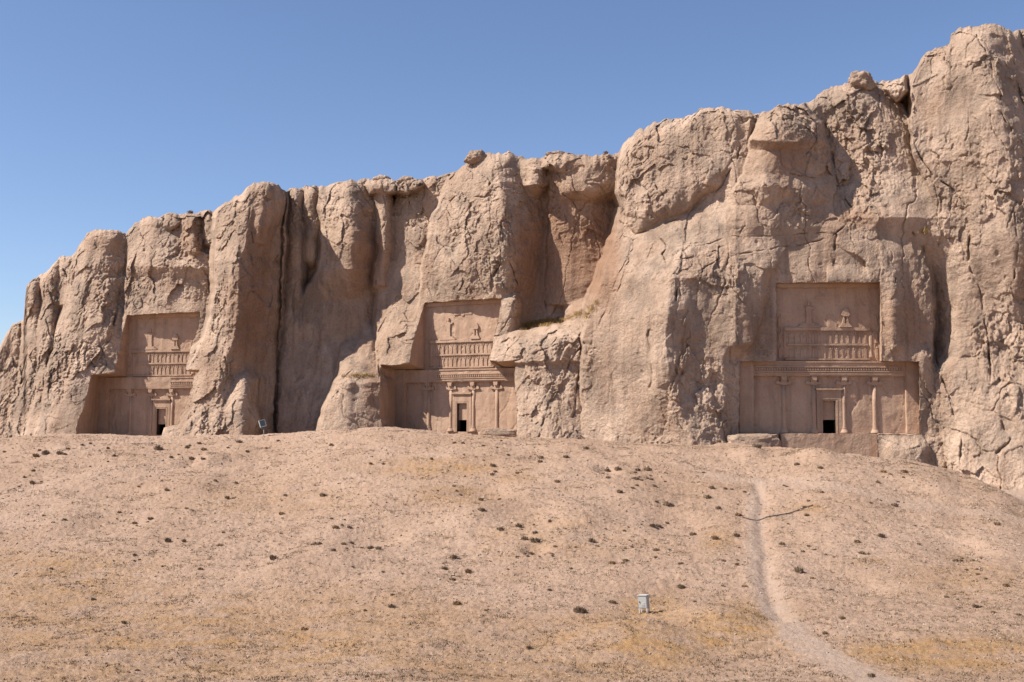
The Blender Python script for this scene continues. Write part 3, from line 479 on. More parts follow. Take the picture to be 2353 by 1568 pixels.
# ------------------------------------------------------------------ cliff
def build_cliff():
    uin = np.arange(-150, 2500, 1.6)
    uu = np.concatenate([np.arange(-420, -150, 6.), uin, np.arange(2500, 2840, 6.)])
    NR = 620
    r = np.linspace(0, 1, NR) ** 1.08
    yt = ytop(uu); yb = np.interp(uu, [-500, 1300, 1700, 2000, 2200, 2353, 2900], [1045, 1050, 1075, 1105, 1140, 1185, 1200])
    U = np.repeat(uu[None], NR, 0).copy(); V = yt[None] + (yb - yt)[None] * r[:, None]
    dv = np.gradient(V, axis=0)
    for key, hp in HOLES.items():
        P = np.array([a for a, b in hp], float)
        c0, c1 = np.searchsorted(uu, [P[:, 0].min() - 6, P[:, 0].max() + 6]); sub = np.s_[:, c0:c1]
        u, v = U[sub], V[sub]; best = np.full(u.shape, 1e9); bu = u.copy(); bv = v.copy()
        for i in range(len(P)):
            a = P[i]; e = P[(i + 1) % len(P)] - a
            t = np.clip(((u - a[0]) * e[0] + (v - a[1]) * e[1]) / (e @ e), 0, 1); qx = a[0] + t * e[0]; qy = a[1] + t * e[1]
            q = np.hypot(u - qx, v - qy); m = q < best
            best[m] = q[m]; bu[m] = qx[m]; bv[m] = qy[m]
        m = best < .8 * np.maximum(1.6, dv[sub])
        U[sub] = np.where(m, bu, u); V[sub] = np.where(m, bv, v)
    Y, warm, sm, dark = cliff_depth(U, V)
    W = at(U, V, Y)
    nr, nc = U.shape
    idx = np.arange(nr * nc).reshape(nr, nc)
    q = np.stack([idx[:-1, :-1], idx[1:, :-1], idx[1:, 1:], idx[:-1, 1:]], -1)
    cu = (U[:-1, :-1] + U[1:, :-1] + U[1:, 1:] + U[:-1, 1:]) / 4; cv = (V[:-1, :-1] + V[1:, :-1] + V[1:, 1:] + V[:-1, 1:]) / 4
    keep = np.ones(cu.shape, bool)
    for key, hp in HOLES.items():
        P = [a for a, b in hp]; Q = np.array(P)
        c0, c1 = np.searchsorted(uu, [Q[:, 0].min() - 6, Q[:, 0].max() + 6])
        keep[:, c0:c1] &= dist_poly(cu[:, c0:c1], cv[:, c0:c1], P, True) < 0
    faces = q[keep]
    # the plateau runs back from the edge
    top = W[0]; extra = []; prev = idx[0]; base = nr * nc; fs = [faces]
    for k, (dy, dz) in enumerate(((.5, -.05), (1.5, -.2), (4, -.3), (9, -.2), (18, -.4), (40, -1.5), (90, -3.))):
        p = top.copy(); n = np.arange(nc) * .0
        p[:, 0] += top[:, 0] / top[:, 1] * dy; p[:, 1] += dy
        p[:, 2] += dz - .25 * np.abs(pn(p[:, 0] / 2.5, p[:, 1] / 2.5, n + 2))
        extra.append(p); cur = base + np.arange(nc); base += nc
        fs.append(np.stack([cur[:-1], prev[:-1], prev[1:], cur[1:]], -1)); prev = cur
    Vt = np.concatenate([W.reshape(-1, 3)] + extra)
    z = np.zeros(len(Vt) - nr * nc)
    o = mesh_np('cliff', Vt, np.concatenate(fs), M_ROCK, smooth=True)
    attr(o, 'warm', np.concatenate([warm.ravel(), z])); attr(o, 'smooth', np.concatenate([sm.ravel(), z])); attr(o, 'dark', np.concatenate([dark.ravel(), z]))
    tag(o, 'pale buff limestone cliff of rounded buttresses with tombs cut into its face', 'cliff', kind='structure')
    return o
build_cliff()

# ------------------------------------------------------------------ the mound in front
CREST = [(-600, 1015), (0, 1008), (150, 1000), (380, 1003), (600, 1003), (740, 988), (850, 985), (960, 988), (1100, 998), (1200, 1003), (1290, 1008), (1450, 1017), (1600, 1022), (1690, 1023), (1760, 1030), (1870, 1031), (1960, 1043), (2060, 1060), (2150, 1075), (2200, 1086), (2240, 1100), (2290, 1124), (2353, 1166), (2480, 1240), (2900, 1380)]
_cx = np.array([c[0] for c in CREST], float); _cy = np.array([c[1] for c in CREST], float)
def crest_v(u): return np.interp(u, _cx, _cy)
def crest_Y(u): return np.interp(u, [-600, 700, 1300, 1700, 1905, 2200, 2353, 2900], [112, 112, 104, 104, 99, 96, 86, 70])
Y0, VB, PW = 36.0, 1604.0, 1.25
def base_z(u, Y):
    yc = crest_v(u); Yc = crest_Y(u); s = (Y - Y0) / (Yc - Y0)
    v = yc + (VB - yc) * np.clip(1 - s, 0, 1) ** PW
    z = CAMZ + ray(u, v)[1] * np.minimum(Y, Yc)
    zn = CAMZ + ray(u, VB)[1] * Y0
    z = np.where(Y < Y0, CAMZ - 1.75 + (zn - CAMZ + 1.75) * np.clip(Y / Y0, -1, 1), z)
    zv = CAMZ - 6.2
    return np.where(Y > Yc, z + (np.minimum(zv, z) - z) * sstep(0, 15, Y - Yc), z)
def uv_to_Y(u, v):
    yc = crest_v(u); Yc = crest_Y(u)
    return Y0 + (Yc - Y0) * (1 - np.clip((v - yc) / (VB - yc), 0, 1) ** (1 / PW))
def XY(u, v):
    u = np.asarray(u, float); v = np.asarray(v, float); Y = uv_to_Y(u, v); return np.stack([ray(u, v)[0] * Y, Y], -1)
RILL = XY(*np.array([(1738, 1110), (1752, 1150), (1748, 1200), (1752, 1240), (1762, 1270), (1757, 1310), (1764, 1345), (1780, 1385), (1796, 1420)], float).T)
PATH = XY(*np.array([(1745, 1100), (1735, 1170), (1740, 1250), (1748, 1320), (1775, 1385), (1815, 1435), (1860, 1480), (1925, 1520), (2010, 1570), (2050, 1600)], float).T)
PATHW = XY(*np.array([(1640, 1090), (1700, 1104), (1790, 1105), (1900, 1120), (2100, 1160), (2353, 1200)], float).T)
OCHRE = [((1000, 1078), (130, 22), .8), ((1040, 1135), (90, 18), .7), ((1180, 1098), (50, 16), .5), ((1720, 1440), (110, 55), 1.), ((1450, 1470), (240, 70), .75), ((2150, 1500), (260, 45), .9), ((1500, 1390), (60, 30), .8), ((300, 1480), (460, 120), .6), ((800, 1470), (320, 110), .45), ((1300, 1540), (300, 40), .4), ((150, 1320), (260, 60), .5), ((1650, 1240), (40, 25), .7), ((1990, 1300), (40, 25), .5), ((1850, 1165), (50, 12), .6), ((620, 1150), (200, 40), .3), ((1270, 1230), (200, 50), .25), ((2200, 1330), (150, 40), .3)]
def _spots(L):
    out = []
    for u, v, r in L:
        p = XY(np.array([u], float), np.array([v], float))[0]; out.append(((p[0], p[1]), (r, r * 1.4), 1.))
    return out
HUMPS = _spots([(1720, 1045, 1.6), (1880, 1045, 1.8), (1440, 1130, 3.), (1330, 1190, 2.2), (480, 1060, 1.5), (430, 1120, 3.), (1080, 1180, 2.5), (1640, 1420, 2.), (1450, 1470, 2.5), (700, 1300, 3.), (2150, 1120, 2.5)])
DIPS = _spots([(1395, 1082, 1.), (440, 1062, 1.), (1230, 1262, .8), (1120, 1130, 2.), (1560, 1200, 2.), (860, 1230, 2.), (250, 1200, 2.5), (1950, 1330, 2.2), (2200, 1260, 2.)])
def ground(X, Y, fine=True):
    """height of the earth, with the path and dry grass masks"""
    u = CX + FPX * X / np.maximum(Y, 1.) * 1.0   # close to the sight-line column, only used to look up smooth tables
    u = np.clip(u, -600, 2900)
    z = base_z(u, Y); o = X * 0
    n = .30 * pn(X / 8., Y / 10., o) + .17 * fbm(X / 2.4, Y / 3., o + 3, 3)
    if fine: n = n + .05 * np.abs(pn(X / .9, Y / .8, o + 6)) + .045 * pn(X / .32, Y / .36, o + 8) + .035 * pn(X / .16, Y / .18, o + 18) + .16 * np.maximum(pn(X / 1.1 + 20, Y / 1.4, o + 5) - .35, 0)
    q = dist_poly(X, Y, RILL); wob = .2 * pn(X / .8, Y / .8, o + 9)
    path = np.exp(-(np.maximum(dist_poly(X, Y, PATH) + 1.5 * wob - np.interp(Y, [40, 58, 75, 95], [.6, .4, .25, .3]), 0) / .35) ** 2) * (.66 + .45 * pn(X / 1.1, Y / 1.8, o + 4))
    n = n + gsum(X, Y, HUMPS) * .55 - gsum(X, Y, DIPS) * .5
    n = n * (1 - .4 * path) - .22 * np.exp(-((q + wob) / .42) ** 2) + .05 * np.exp(-((q - 1.1) / .5) ** 2)
    top = np.exp(-(np.maximum(dist_poly(X, Y, PATHW) + 2 * wob - .8, 0) / .9) ** 2) * .35
    val = sstep(1, 4, Y - crest_Y(u)) * (u > 2100) * (u < 2900) * .8
    return z + n, np.maximum(np.maximum(path, top), val)
def gpt(u, v):
    p = XY(u, v); z, _ = ground(np.atleast_1d(p[..., 0]), np.atleast_1d(p[..., 1]))
    return np.concatenate([np.atleast_2d(p), z[:, None]], -1)
def build_ground():
    uu = np.concatenate([np.arange(-600, -120, 12.), np.arange(-120, 2470, 2.2), np.arange(2470, 2900, 12.)])
    wv = np.linspace(1, 0, 345); s = 1 - wv ** (1 / PW)
    U, Sx = np.meshgrid(uu, s); Yc = crest_Y(U); Y = Y0 + (Yc - Y0) * Sx
    near = np.linspace(.5, Y0, 40)[:-1][:, None] + 0 * uu[None]
    far = crest_Y(uu)[None] + (np.linspace(0, 1, 40)[1:, None] ** 1.6) * (158 - crest_Y(uu)[None])
    Y = np.concatenate([near, Y, far]); U = np.repeat(uu[None], len(Y), 0)
    X = (U - CX) / FPX * Y
    z, path = ground(X.ravel(), Y.ravel())
    V = np.stack([X.ravel(), Y.ravel(), z], -1); nr, nc = Y.shape; idx = np.arange(nr * nc).reshape(nr, nc)
    q = np.stack([idx[:-1, :-1], idx[:-1, 1:], idx[1:, 1:], idx[1:, :-1]], -1).reshape(-1, 4)
    o = mesh_np('ground', V, q, M_EARTH, smooth=True)
    rx = U.ravel(); vv = CY - FPX * np.tan(np.arctan2(z - CAMZ, Y.ravel()) - PITCH)
    attr(o, 'path', path); attr(o, 'ochre', np.clip(gsum(rx, vv, OCHRE) + .12, 0, 1) * (1 - path))
    tag(o, 'dry sandy mound sloping up to the foot of the cliff', 'ground', kind='structure')
    # wide plain around and below
    gx, gy = np.meshgrid(np.linspace(-900, 900, 91), np.linspace(-500, 1300, 91))
    zz, _ = ground(gx.ravel(), gy.ravel(), False); zz = np.where(gy.ravel() > 1, np.minimum(zz, CAMZ - 6.2), CAMZ - 6.2) - 4.0
    idx = np.arange(91 * 91).reshape(91, 91); q = np.stack([idx[:-1, :-1], idx[:-1, 1:], idx[1:, 1:], idx[1:, :-1]], -1).reshape(-1, 4)
    t = mesh_np('terrain', np.stack([gx.ravel(), gy.ravel(), zz], -1), q, M_EARTH, smooth=True)
    attr(t, 'path', zz * 0); attr(t, 'ochre', zz * 0 + .2); tag(t, 'dry plain spreading round the mound', 'terrain', kind='structure')
build_ground()

# ------------------------------------------------------------------ tombs
DOORX, DOORZ = .67, 3.36
def facade_wall(parent, seed):
    def cells(x0, x1, z0, z1, y, hole=None):
        xs = np.arange(x0, x1 + .001, .11); zs = np.arange(z0, z1 + .001, .11)
        xs[-1] = x1; zs[-1] = z1
        if hole:
            for e in hole[:2]: xs[np.argmin(abs(xs - e))] = e
            for e in hole[2:]: zs[np.argmin(abs(zs - e))] = e
        gx, gz = np.meshgrid(xs, zs); o = gx * 0 + seed
        ny = .07 * fbm(gx / .9, gz / 1.3, o, 4) + .16 * np.maximum(pn(gx / 1.3, gz / 2.0, o + 4) - .2, 0) - .12 * np.maximum(pn(gx / .8, gz / 1.6, o + 14) - .35, 0) + .10 * np.maximum(0, 1 - np.abs(pn(gx / 2.2, gz / 5., o + 9)) / .03)
        ny = np.where((np.abs(gx) < DOORX + .2) & (gz < DOORZ + .2), 0, ny)
        V = np.stack([gx.ravel(), (y + ny).ravel(), gz.ravel()], -1)
        i = np.arange(gx.size).reshape(gx.shape); q = np.stack([i[:-1, :-1], i[:-1, 1:], i[1:, 1:], i[1:, :-1]], -1)
        if hole:
            cx = (xs[:-1] + xs[1:]) / 2; cz = (zs[:-1] + zs[1:]) / 2
            kill = ((cx > hole[0]) & (cx < hole[1]))[None, :] & ((cz > hole[2]) & (cz < hole[3]))[:, None]; q = q[~kill]
        return V, q.reshape(-1, 4)
    V1, q1 = cells(-9.4, 9.4, -1.3, 7.5, 0, (-DOORX, DOORX, 0., DOORZ)); V2, q2 = cells(-5.4, 5.4, 7.5, 15.7, 0.02)
    return mesh_np('facade_wall', np.concatenate([V1, V2]), np.concatenate([q1, q2 + len(V1)]), M_CARVE, parent, True)
def recess_wall(parent, key):
    (ox, oy, oz), al = TOMB[key]; hp = HOLES[key]
    Vs, Fs, base = [], [], 0
    R2 = np.array([[math.cos(al), -math.sin(al)], [math.sin(al), math.cos(al)]])   # world xy -> local xy
    PP = np.array([a for a, b in hp], float); E = np.roll(PP, -1, 0) - PP; E /= np.linalg.norm(E, axis=1)[:, None]; EN = np.stack([E[:, 1], -E[:, 0]], -1); VN = EN + np.roll(EN, 1, 0); VN /= np.maximum(np.linalg.norm(VN, axis=1)[:, None], .4)
    for i in range(len(hp)):
        (a, fa), (b, fb) = hp[i], hp[(i + 1) % len(hp)]
        n = max(3, int(math.hypot(a[0] - b[0], a[1] - b[1]) / 2.2)); t = np.linspace(0, 1, n)
        u = a[0] + (b[0] - a[0]) * t; v = a[1] + (b[1] - a[1]) * t
        Y = cliff_depth(u, v)[0]; P = at(u, v, Y - .03) - np.array([ox, oy, oz + CAMZ])
        fr = np.stack([P[:, 0] * R2[0, 0] + P[:, 1] * R2[0, 1], P[:, 0] * R2[1, 0] + P[:, 1] * R2[1, 1], P[:, 2]], -1)
        bk = np.stack([fa[0] + (fb[0] - fa[0]) * t, 0 * t + .06, fa[1] + (fb[1] - fa[1]) * t], -1)
        m = 14; s = np.linspace(0, 1, m)[:, None, None]
        # the cut is straight near the facade and follows the rough lip in front
        na, nb = VN[i], VN[(i + 1) % len(hp)]; nx = na[0] + (nb[0] - na[0]) * t; ny = na[1] + (nb[1] - na[1]) * t; FL = []
        for off, push in ((16, 2.6), (6, .7)):
            Yo = cliff_depth(u + nx * off, v + ny * off, False)[0]; Po = at(u + nx * off, v + ny * off, np.maximum(Yo, Y) + push) - np.array([ox, oy, oz + CAMZ])
            FL.append(np.stack([Po[:, 0] * R2[0, 0] + Po[:, 1] * R2[0, 1], Po[:, 0] * R2[1, 0] + Po[:, 1] * R2[1, 1], Po[:, 2]], -1))
        G = fr[None] * (1 - s) + bk[None] * s
        en = np.sin(np.pi * s[..., 0]) ** .5; g0 = G.copy()
        G[..., 0] += .08 * fbm(g0[..., 0] / 1.1, g0[..., 1] / 1.1, g0[..., 2] / 1.1, 3) * en; G[..., 2] += .08 * fbm(g0[..., 0] / 1.1 + 30, g0[..., 1] / 1.1, g0[..., 2] / 1.1, 3) * en
        G = np.concatenate([np.stack(FL), G]); m += 2
        Vs.append(G.reshape(-1, 3)); k = np.arange(m * n).reshape(m, n)
        Fs.append(np.stack([k[:-1, :-1], k[:-1, 1:], k[1:, 1:], k[1:, :-1]], -1).reshape(-1, 4) + base); base += m * n
    return mesh_np('recess_wall', np.concatenate(Vs), np.concatenate(Fs), M_CARVE, parent, True)
def figure_mesh(seed):
    """low relief bearer with both arms raised, 1.25 high"""
    bm = bmesh.new(); r = random.Random(seed); dx = r.uniform(-.02, .02)
    prism(bm, [(-.15, 0), (.15, 0), (.10, .55), (.13, .82), (-.13, .82), (-.10, .55)], -.11, .02)
    lathe(bm, [(.02, .84), (.075, .88), (.09, .96), (.06, 1.05), (.01, 1.07)], dx, -.06, 8)
    prism(bm, [(-.13, .74), (-.25, 1.0), (-.23, 1.24), (-.16, 1.24), (-.17, 1.02), (-.06, .80)], -.09, .02)
    prism(bm, [(.13, .74), (.25, 1.0), (.23, 1.24), (.16, 1.24), (.17, 1.02), (.06, .80)], -.09, .02)
    bmesh.ops.bevel(bm, geom=bm.edges[:], offset=.02, segments=1, affect='EDGES', clamp_overlap=True)
    bmesh.ops.recalc_face_normals(bm, faces=bm.faces)
    me = bpy.data.meshes.new('relief_figure'); bm.to_mesh(me); bm.free(); me.materials.append(M_CARVE); return me
def standing_mesh():
    """low relief standing man in a long robe, one arm forward, 2.2 high"""
    bm = bmesh.new()
    prism(bm, [(-.30, 0), (.30, 0), (.24, .9), (.30, 1.5), (.22, 1.75), (-.22, 1.75), (-.30, 1.5), (-.22, .9)], -.14, .02)
    lathe(bm, [(.03, 1.76), (.12, 1.84), (.14, 1.96), (.13, 2.06), (.15, 2.2), (.02, 2.22)], .03, -.06, 10)
    prism(bm, [(.18, 1.62), (.62, 1.72), (.64, 1.60), (.2, 1.38)], -.11, .02)
    tube(bm, [(-.42, -.05, .7), (-.30, -.05, 1.9)], .04, 6)
    bmesh.ops.bevel(bm, geom=bm.edges[:], offset=.02, segments=1, affect='EDGES', clamp_overlap=True)
    bmesh.ops.recalc_face_normals(bm, faces=bm.faces)
    me = bpy.data.meshes.new('carved_king'); bm.to_mesh(me); bm.free(); me.materials.append(M_CARVE); return me
FIGS = [figure_mesh(i) for i in range(4)]; KING = standing_mesh()
def place(me, name, parent, loc, sc=(1, 1, 1)):
    o = bpy.data.objects.new(name, me); COL.objects.link(o); o.parent = parent; o.location = loc; o.scale = sc; return o
def rough_box(name, parent, x0, x1, y0, y1, z0, z1, bev=.03, amp=.025, step=.35, mat=None):
    bm = bmesh.new(); box(bm, x0, x1, y0, y1, z0, z1)
    for ax, L in ((0, x1 - x0), (2, z1 - z0)):
        k = int(L / step)
        if k > 0:
            es = [e for e in bm.edges if abs(abs((e.verts[0].co - e.verts[1].co)[ax]) - (e.verts[0].co - e.verts[1].co).length) < 1e-4 and e.calc_length() > step]
            bmesh.ops.subdivide_edges(bm, edges=es, cuts=k, use_grid_fill=True)
    P = np.array([v.co[:] for v in bm.verts])
    dx = pn(P[:, 0] / .8 + x0, P[:, 1] / .8, P[:, 2] / .8) * amp; dz = pn(P[:, 0] / .8 + 31, P[:, 1] / .8, P[:, 2] / .8 + z0) * amp
    for v, a, b in zip(bm.verts, dx, dz): v.co.x += a; v.co.z += b; v.co.y += a
    return link_bm(name, bm, mat or M_CARVE, parent, False, bev)
def column(parent, x, ero=0.):
    bm = bmesh.new(); r = .23
    lathe(bm, [(r + .03, .5), (r + .02, .62), (r, 1.2), (r - .01, 3.), (r - .03, 4.95)], x, .03, 18)
    c = link_bm('column', bm, M_CARVE, parent, True)
    bm = bmesh.new(); lathe(bm, [(.46, 0), (.46, .12), (.40, .2), (.34, .38), (.27, .45), (.30, .48), (.30, .55), (.24, .58)], x, .03, 18); link_bm('column_base', bm, M_CARVE, c, True)
    bm = bmesh.new()
    prism(bm, [(x - .26, 4.93), (x + .26, 4.93), (x + .30, 5.0), (x + .78, 5.02), (x + .84, 5.16), (x + .72, 5.36), (x + .52, 5.40), (x + .46, 5.26), (x + .30, 5.26), (x + .34, 5.84), (x - .34, 5.84), (x - .30, 5.26), (x - .46, 5.26), (x - .52, 5.40), (x - .72, 5.36), (x - .84, 5.16), (x - .78, 5.02), (x - .30, 5.0)], -.20, .02)
    prism(bm, [(x - .22, 5.42), (x + .22, 5.42), (x + .30, 5.83), (x - .30, 5.83)], -.42, -.15)
    link_bm('capital', bm, M_CARVE, c, False, .025)
def tomb(key, label, dent=(-7.6, 7.6), rows=(-4.2, 4.0), platform=False, cols=(1, 1, 1, 1), seed=1, worn=False):
    (ox, oy, oz), al = TOMB[key]
    t = empty('rock_tomb', (ox, oy, oz + CAMZ), -al); tag(t, label, 'tomb', 'tombs cut into the cliff face')
    facade_wall(t, seed); recess_wall(t, key)
    for s in (-1, 1): rough_box('pilaster', t, *sorted((s * 7.78, s * 9.32)), -.55, .02, -.02, 7.46, .05, .05)
    e = rough_box('entablature', t, -7.85, 7.85, -.42, .02, 5.85, 7.40, .05, .05)
    bm = bmesh.new(); x0, x1 = dent
    box(bm, x0, x1, -.50, -.40, 6.03, 6.14); box(bm, x0, x1, -.54, -.40, 6.28, 6.38); box(bm, x0 - .02, x1 + .02, -.60, -.40, 6.74, 6.84); box(bm, x0, x1, -.52, -.40, 7.24, 7.38)
    link_bm('moulding', bm, M_CARVE, e, False, .02)
    bm = bmesh.new(); x = x0 + .1
    while x < x1 - .15: box(bm, x, x + .14, -.56, -.40, 6.46, 6.70); x += .26
    link_bm('dentil_row', bm, M_CARVE, e, False, .015)
    for x, on in zip((-4.63, -1.55, 1.53, 4.67), cols):
        if on: column(t, x)
    bm = bmesh.new(); prism(bm, [(-1.27, 0), (-1.27, 4.42), (1.27, 4.42), (1.27, 0), (.68, 0), (.68, 3.37), (-.68, 3.37), (-.68, 0)], -.12, .03)
    for s in (-1, 1): box(bm, *sorted((s * .80, s * .86)), -.15, -.11, 0, 3.52)
    box(bm, -.86, .86, -.15, -.11, 3.52, 3.58); f = link_bm('door_frame', bm, M_CARVE, t, False, .02)
    bm = bmesh.new(); prism(bm, [(-1.32, 4.43), (1.32, 4.43), (1.42, 4.62), (-1.42, 4.62)], -.32, .02); link_bm('door_cornice', bm, M_CARVE, f, False, .02)
    rough_box('door_slab', t, -.74, .74, .34, .60, 1.37, 3.42, .02, .01)
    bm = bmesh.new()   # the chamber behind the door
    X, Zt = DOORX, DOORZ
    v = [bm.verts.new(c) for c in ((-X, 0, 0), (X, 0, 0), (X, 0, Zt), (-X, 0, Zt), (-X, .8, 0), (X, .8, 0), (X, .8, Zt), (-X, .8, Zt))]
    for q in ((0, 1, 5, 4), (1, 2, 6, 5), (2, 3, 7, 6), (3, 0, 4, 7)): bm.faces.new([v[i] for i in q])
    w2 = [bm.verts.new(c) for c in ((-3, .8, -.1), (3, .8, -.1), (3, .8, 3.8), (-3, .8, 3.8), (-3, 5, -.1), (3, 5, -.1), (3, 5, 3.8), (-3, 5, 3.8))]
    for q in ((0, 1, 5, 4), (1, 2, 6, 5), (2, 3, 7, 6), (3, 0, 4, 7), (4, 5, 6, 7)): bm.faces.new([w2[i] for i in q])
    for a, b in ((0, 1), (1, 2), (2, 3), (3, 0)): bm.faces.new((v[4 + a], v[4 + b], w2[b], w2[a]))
    link_bm('burial_chamber', bm, M_CHAMBER_SHADE, t)
    # the relief above
    rough_box('throne_beam', t, -4.5, 4.35, -.18, .03, 10.56, 10.92, .04, .03)
    rough_box('throne_beam', t, -4.2, 4.1, -.13, .03, 9.02, 9.24, .03, .03); rough_box('throne_beam', t, -4.4, 4.3, -.16, .03, 7.52, 7.70, .03, .03)
    for s in (-1, 1):
        bm = bmesh.new(); x = s * 4.42
        lathe(bm, [(.20, 7.7), (.26, 7.95), (.16, 8.1), (.18, 8.8), (.25, 9.05), (.2, 9.3), (.22, 10.0), (.15, 10.2), (.26, 10.56)], x, .06, 10, .6); link_bm('throne_leg', bm, M_CARVE, t, True)
    n = 14
    for rz, hs in ((9.25, 1.04), (7.71, 1.04)):
        for i in range(n):
            x = -3.9 + 7.75 * i / (n - 1)
            if rows[0] <= x <= rows[1]: place(FIGS[i % 4], 'relief_figure', t, (x, -.01, rz), (.82 + .12 * ((i * 7) % 3 - 1), .35 + .1 * (i % 3), hs * (.97 + .02 * (i % 3))))
    for s in (-1, 1):
        for z in (7.75, 9.3, 10.95):
            if not (worn and s < 0): place(FIGS[(s + int(z)) % 4], 'side_figure', t, (s * 4.98, 0, z), (.95, .8, 1.12))
    bm = bmesh.new(); box(bm, -3.05, -.9, -.22, .02, 10.93, 11.06); box(bm, -2.85, -1.1, -.18, .02, 11.06, 11.19); box(bm, -2.65, -1.3, -.14, .02, 11.19, 11.34); link_bm('king_pedestal', bm, M_CARVE, t, False, .02)
    place(KING, 'carved_king', t, (-1.95, .0, 11.34))
    bm = bmesh.new(); ax = 1.82
    for k, hw in enumerate((.62, .52, .42)): box(bm, ax - hw, ax + hw, -.30 + .04 * k, .02, 10.93 + .13 * k, 11.06 + .13 * k)
    prism(bm, [(ax - .34, 11.3), (ax - .10, 11.3), (ax - .10, 12.05), (ax - .22, 12.05)], -.2, .02); prism(bm, [(ax + .34, 11.3), (ax + .10, 11.3), (ax + .10, 12.05), (ax + .22, 12.05)], -.2, .02)
    prism(bm, [(ax - .30, 12.06), (ax + .30, 12.06), (ax + .42, 12.2), (ax + .42, 12.3), (ax - .42, 12.3), (ax - .42, 12.2)], -.26, .02)
    prism(bm, [(ax + .40 * math.cos(a), 12.31 + .55 * math.sin(a)) for a in np.linspace(0, math.pi, 12)], -.24, .02)
    link_bm('fire_altar', bm, M_CARVE, t, False, .02)
    bm = bmesh.new(); prism(bm, [(.25 * math.cos(a), 14.0 + .25 * math.sin(a)) for a in np.linspace(0, 2 * math.pi, 14)[:-1]], -.07, .03)
    for s in (-1, 1): prism(bm, [(s * .2, 13.9), (s * 1.2, 13.86), (s * 1.25, 14.1), (s * .2, 14.15)], -.05, .03)
    link_bm('winged_ring', bm, M_CARVE, t, False, .02)
    for s in (-1, 1): rough_box('panel_border', t, *sorted((s * 5.28, s * 5.44)), -.16, .02, 7.5, 15.5, .02, .03)
    rough_box('panel_border', t, -5.3, 5.3, -.22, .02, 15.02, 15.5, .04, .03)
    if platform: rough_box('platform_wall', t, -5.15, 5.15, -.85, .02, -4.6, -.03, .06, .05)
    return t
tomb('R', 'rightmost rock-cut tomb, with its whole facade clear and a plain smooth panel below the doorway', platform=True, seed=1)
tomb('C', 'middle rock-cut tomb, its carved rows half in shadow beside a jutting ledge', dent=(-3.4, 7.6), seed=5, worn=True)
tomb('L', 'leftmost rock-cut tomb, its right side hidden behind the big rock pillar', dent=(1.4, 7.6), rows=(-2.6, 4.2), cols=(1, 1, 1, 0), seed=9, worn=True)

# ------------------------------------------------------------------ loose rocks
def boulder(name, c, size, seed, label, cat, group=None, mat=None, rz=0., flat=False):
    bm = bmesh.new(); bmesh.ops.create_icosphere(bm, subdivisions=5, radius=1)
    P = np.array([v.co[:] for v in bm.verts]); 
    if flat: P = np.sign(P) * np.abs(P) ** .45
    n = .35 * pn(P[:, 0] * 1.1 + seed, P[:, 1] * 1.1, P[:, 2] * 1.1); f1, _ = worley(P[:, 0] * 1.6 + seed, P[:, 1] * 1.6, P[:, 2] * 1.6); n = n + .35 * (.5 - f1) + .10 * pn(P[:, 0] * 5, P[:, 1] * 5, P[:, 2] * 5 + seed) + .05 * pn(P[:, 0] * 11, P[:, 1] * 11, P[:, 2] * 11 + seed)
    P = P * (1 + n * (.6 if flat else 1))[:, None] * np.array(size) / 2
    for v, p in zip(bm.verts, P): v.co = p
    o = link_bm(name, bm, mat or M_ROCK, None, True); o.location = c; o.rotation_euler = (0, 0, rz); tag(o, label, cat, group); return o
def cliff_pt(u, v, off=0.): return at(np.array([u], float), np.array([v], float), cliff_depth(np.array([u], float), np.array([v], float))[0] + off)[0]
g1 = 'boulders on the cliff top'
def top_boulder(u, v, wpx, hpx, back, seed, label):
    Y = float(ybase(u)) + back; s = FPX / Y; c = at(np.array([u], float), np.array([v], float), np.array([Y]))[0]
    boulder('boulder', c, (wpx / s, .8 * wpx / s, hpx / s), seed, label, 'boulder', g1)
top_boulder(1980, 187, 58, 48, 3.2, 3, 'rounded boulder perched on the crest above the right tomb')
top_boulder(1097, 362, 52, 34, .8, 8, 'boulder sitting on top of the buttress above the middle tomb')
top_boulder(880, 420, 44, 30, 1.2, 21, 'left one of two rounded boulders on the skyline between the pillars')
top_boulder(936, 421, 50, 28, 1.6, 25, 'right one of two rounded boulders on the skyline between the pillars')
top_boulder(1285, 360, 70, 20, 3, 29, 'low flat boulder on the skyline left of the great buttress')
def slab(u, v, Y, size, seed, label, rz=0., name='rock_slab'):
    c = at(np.array([u], float), np.array([v], float), np.array([Y], float))[0]; return boulder(name, c, size, seed, label, 'rock', None, None, rz, True)
slab(1727, 1022, 112.2, (4.9, 2.2, 2.0), 5, 'flat-topped rock block at the left end of the right tomb platform')
slab(1150, 995, 124.8, (4.2, 1.2, .95), 15, 'low rubble ledge at the right foot of the middle tomb', -.3, 'rock_ledge')

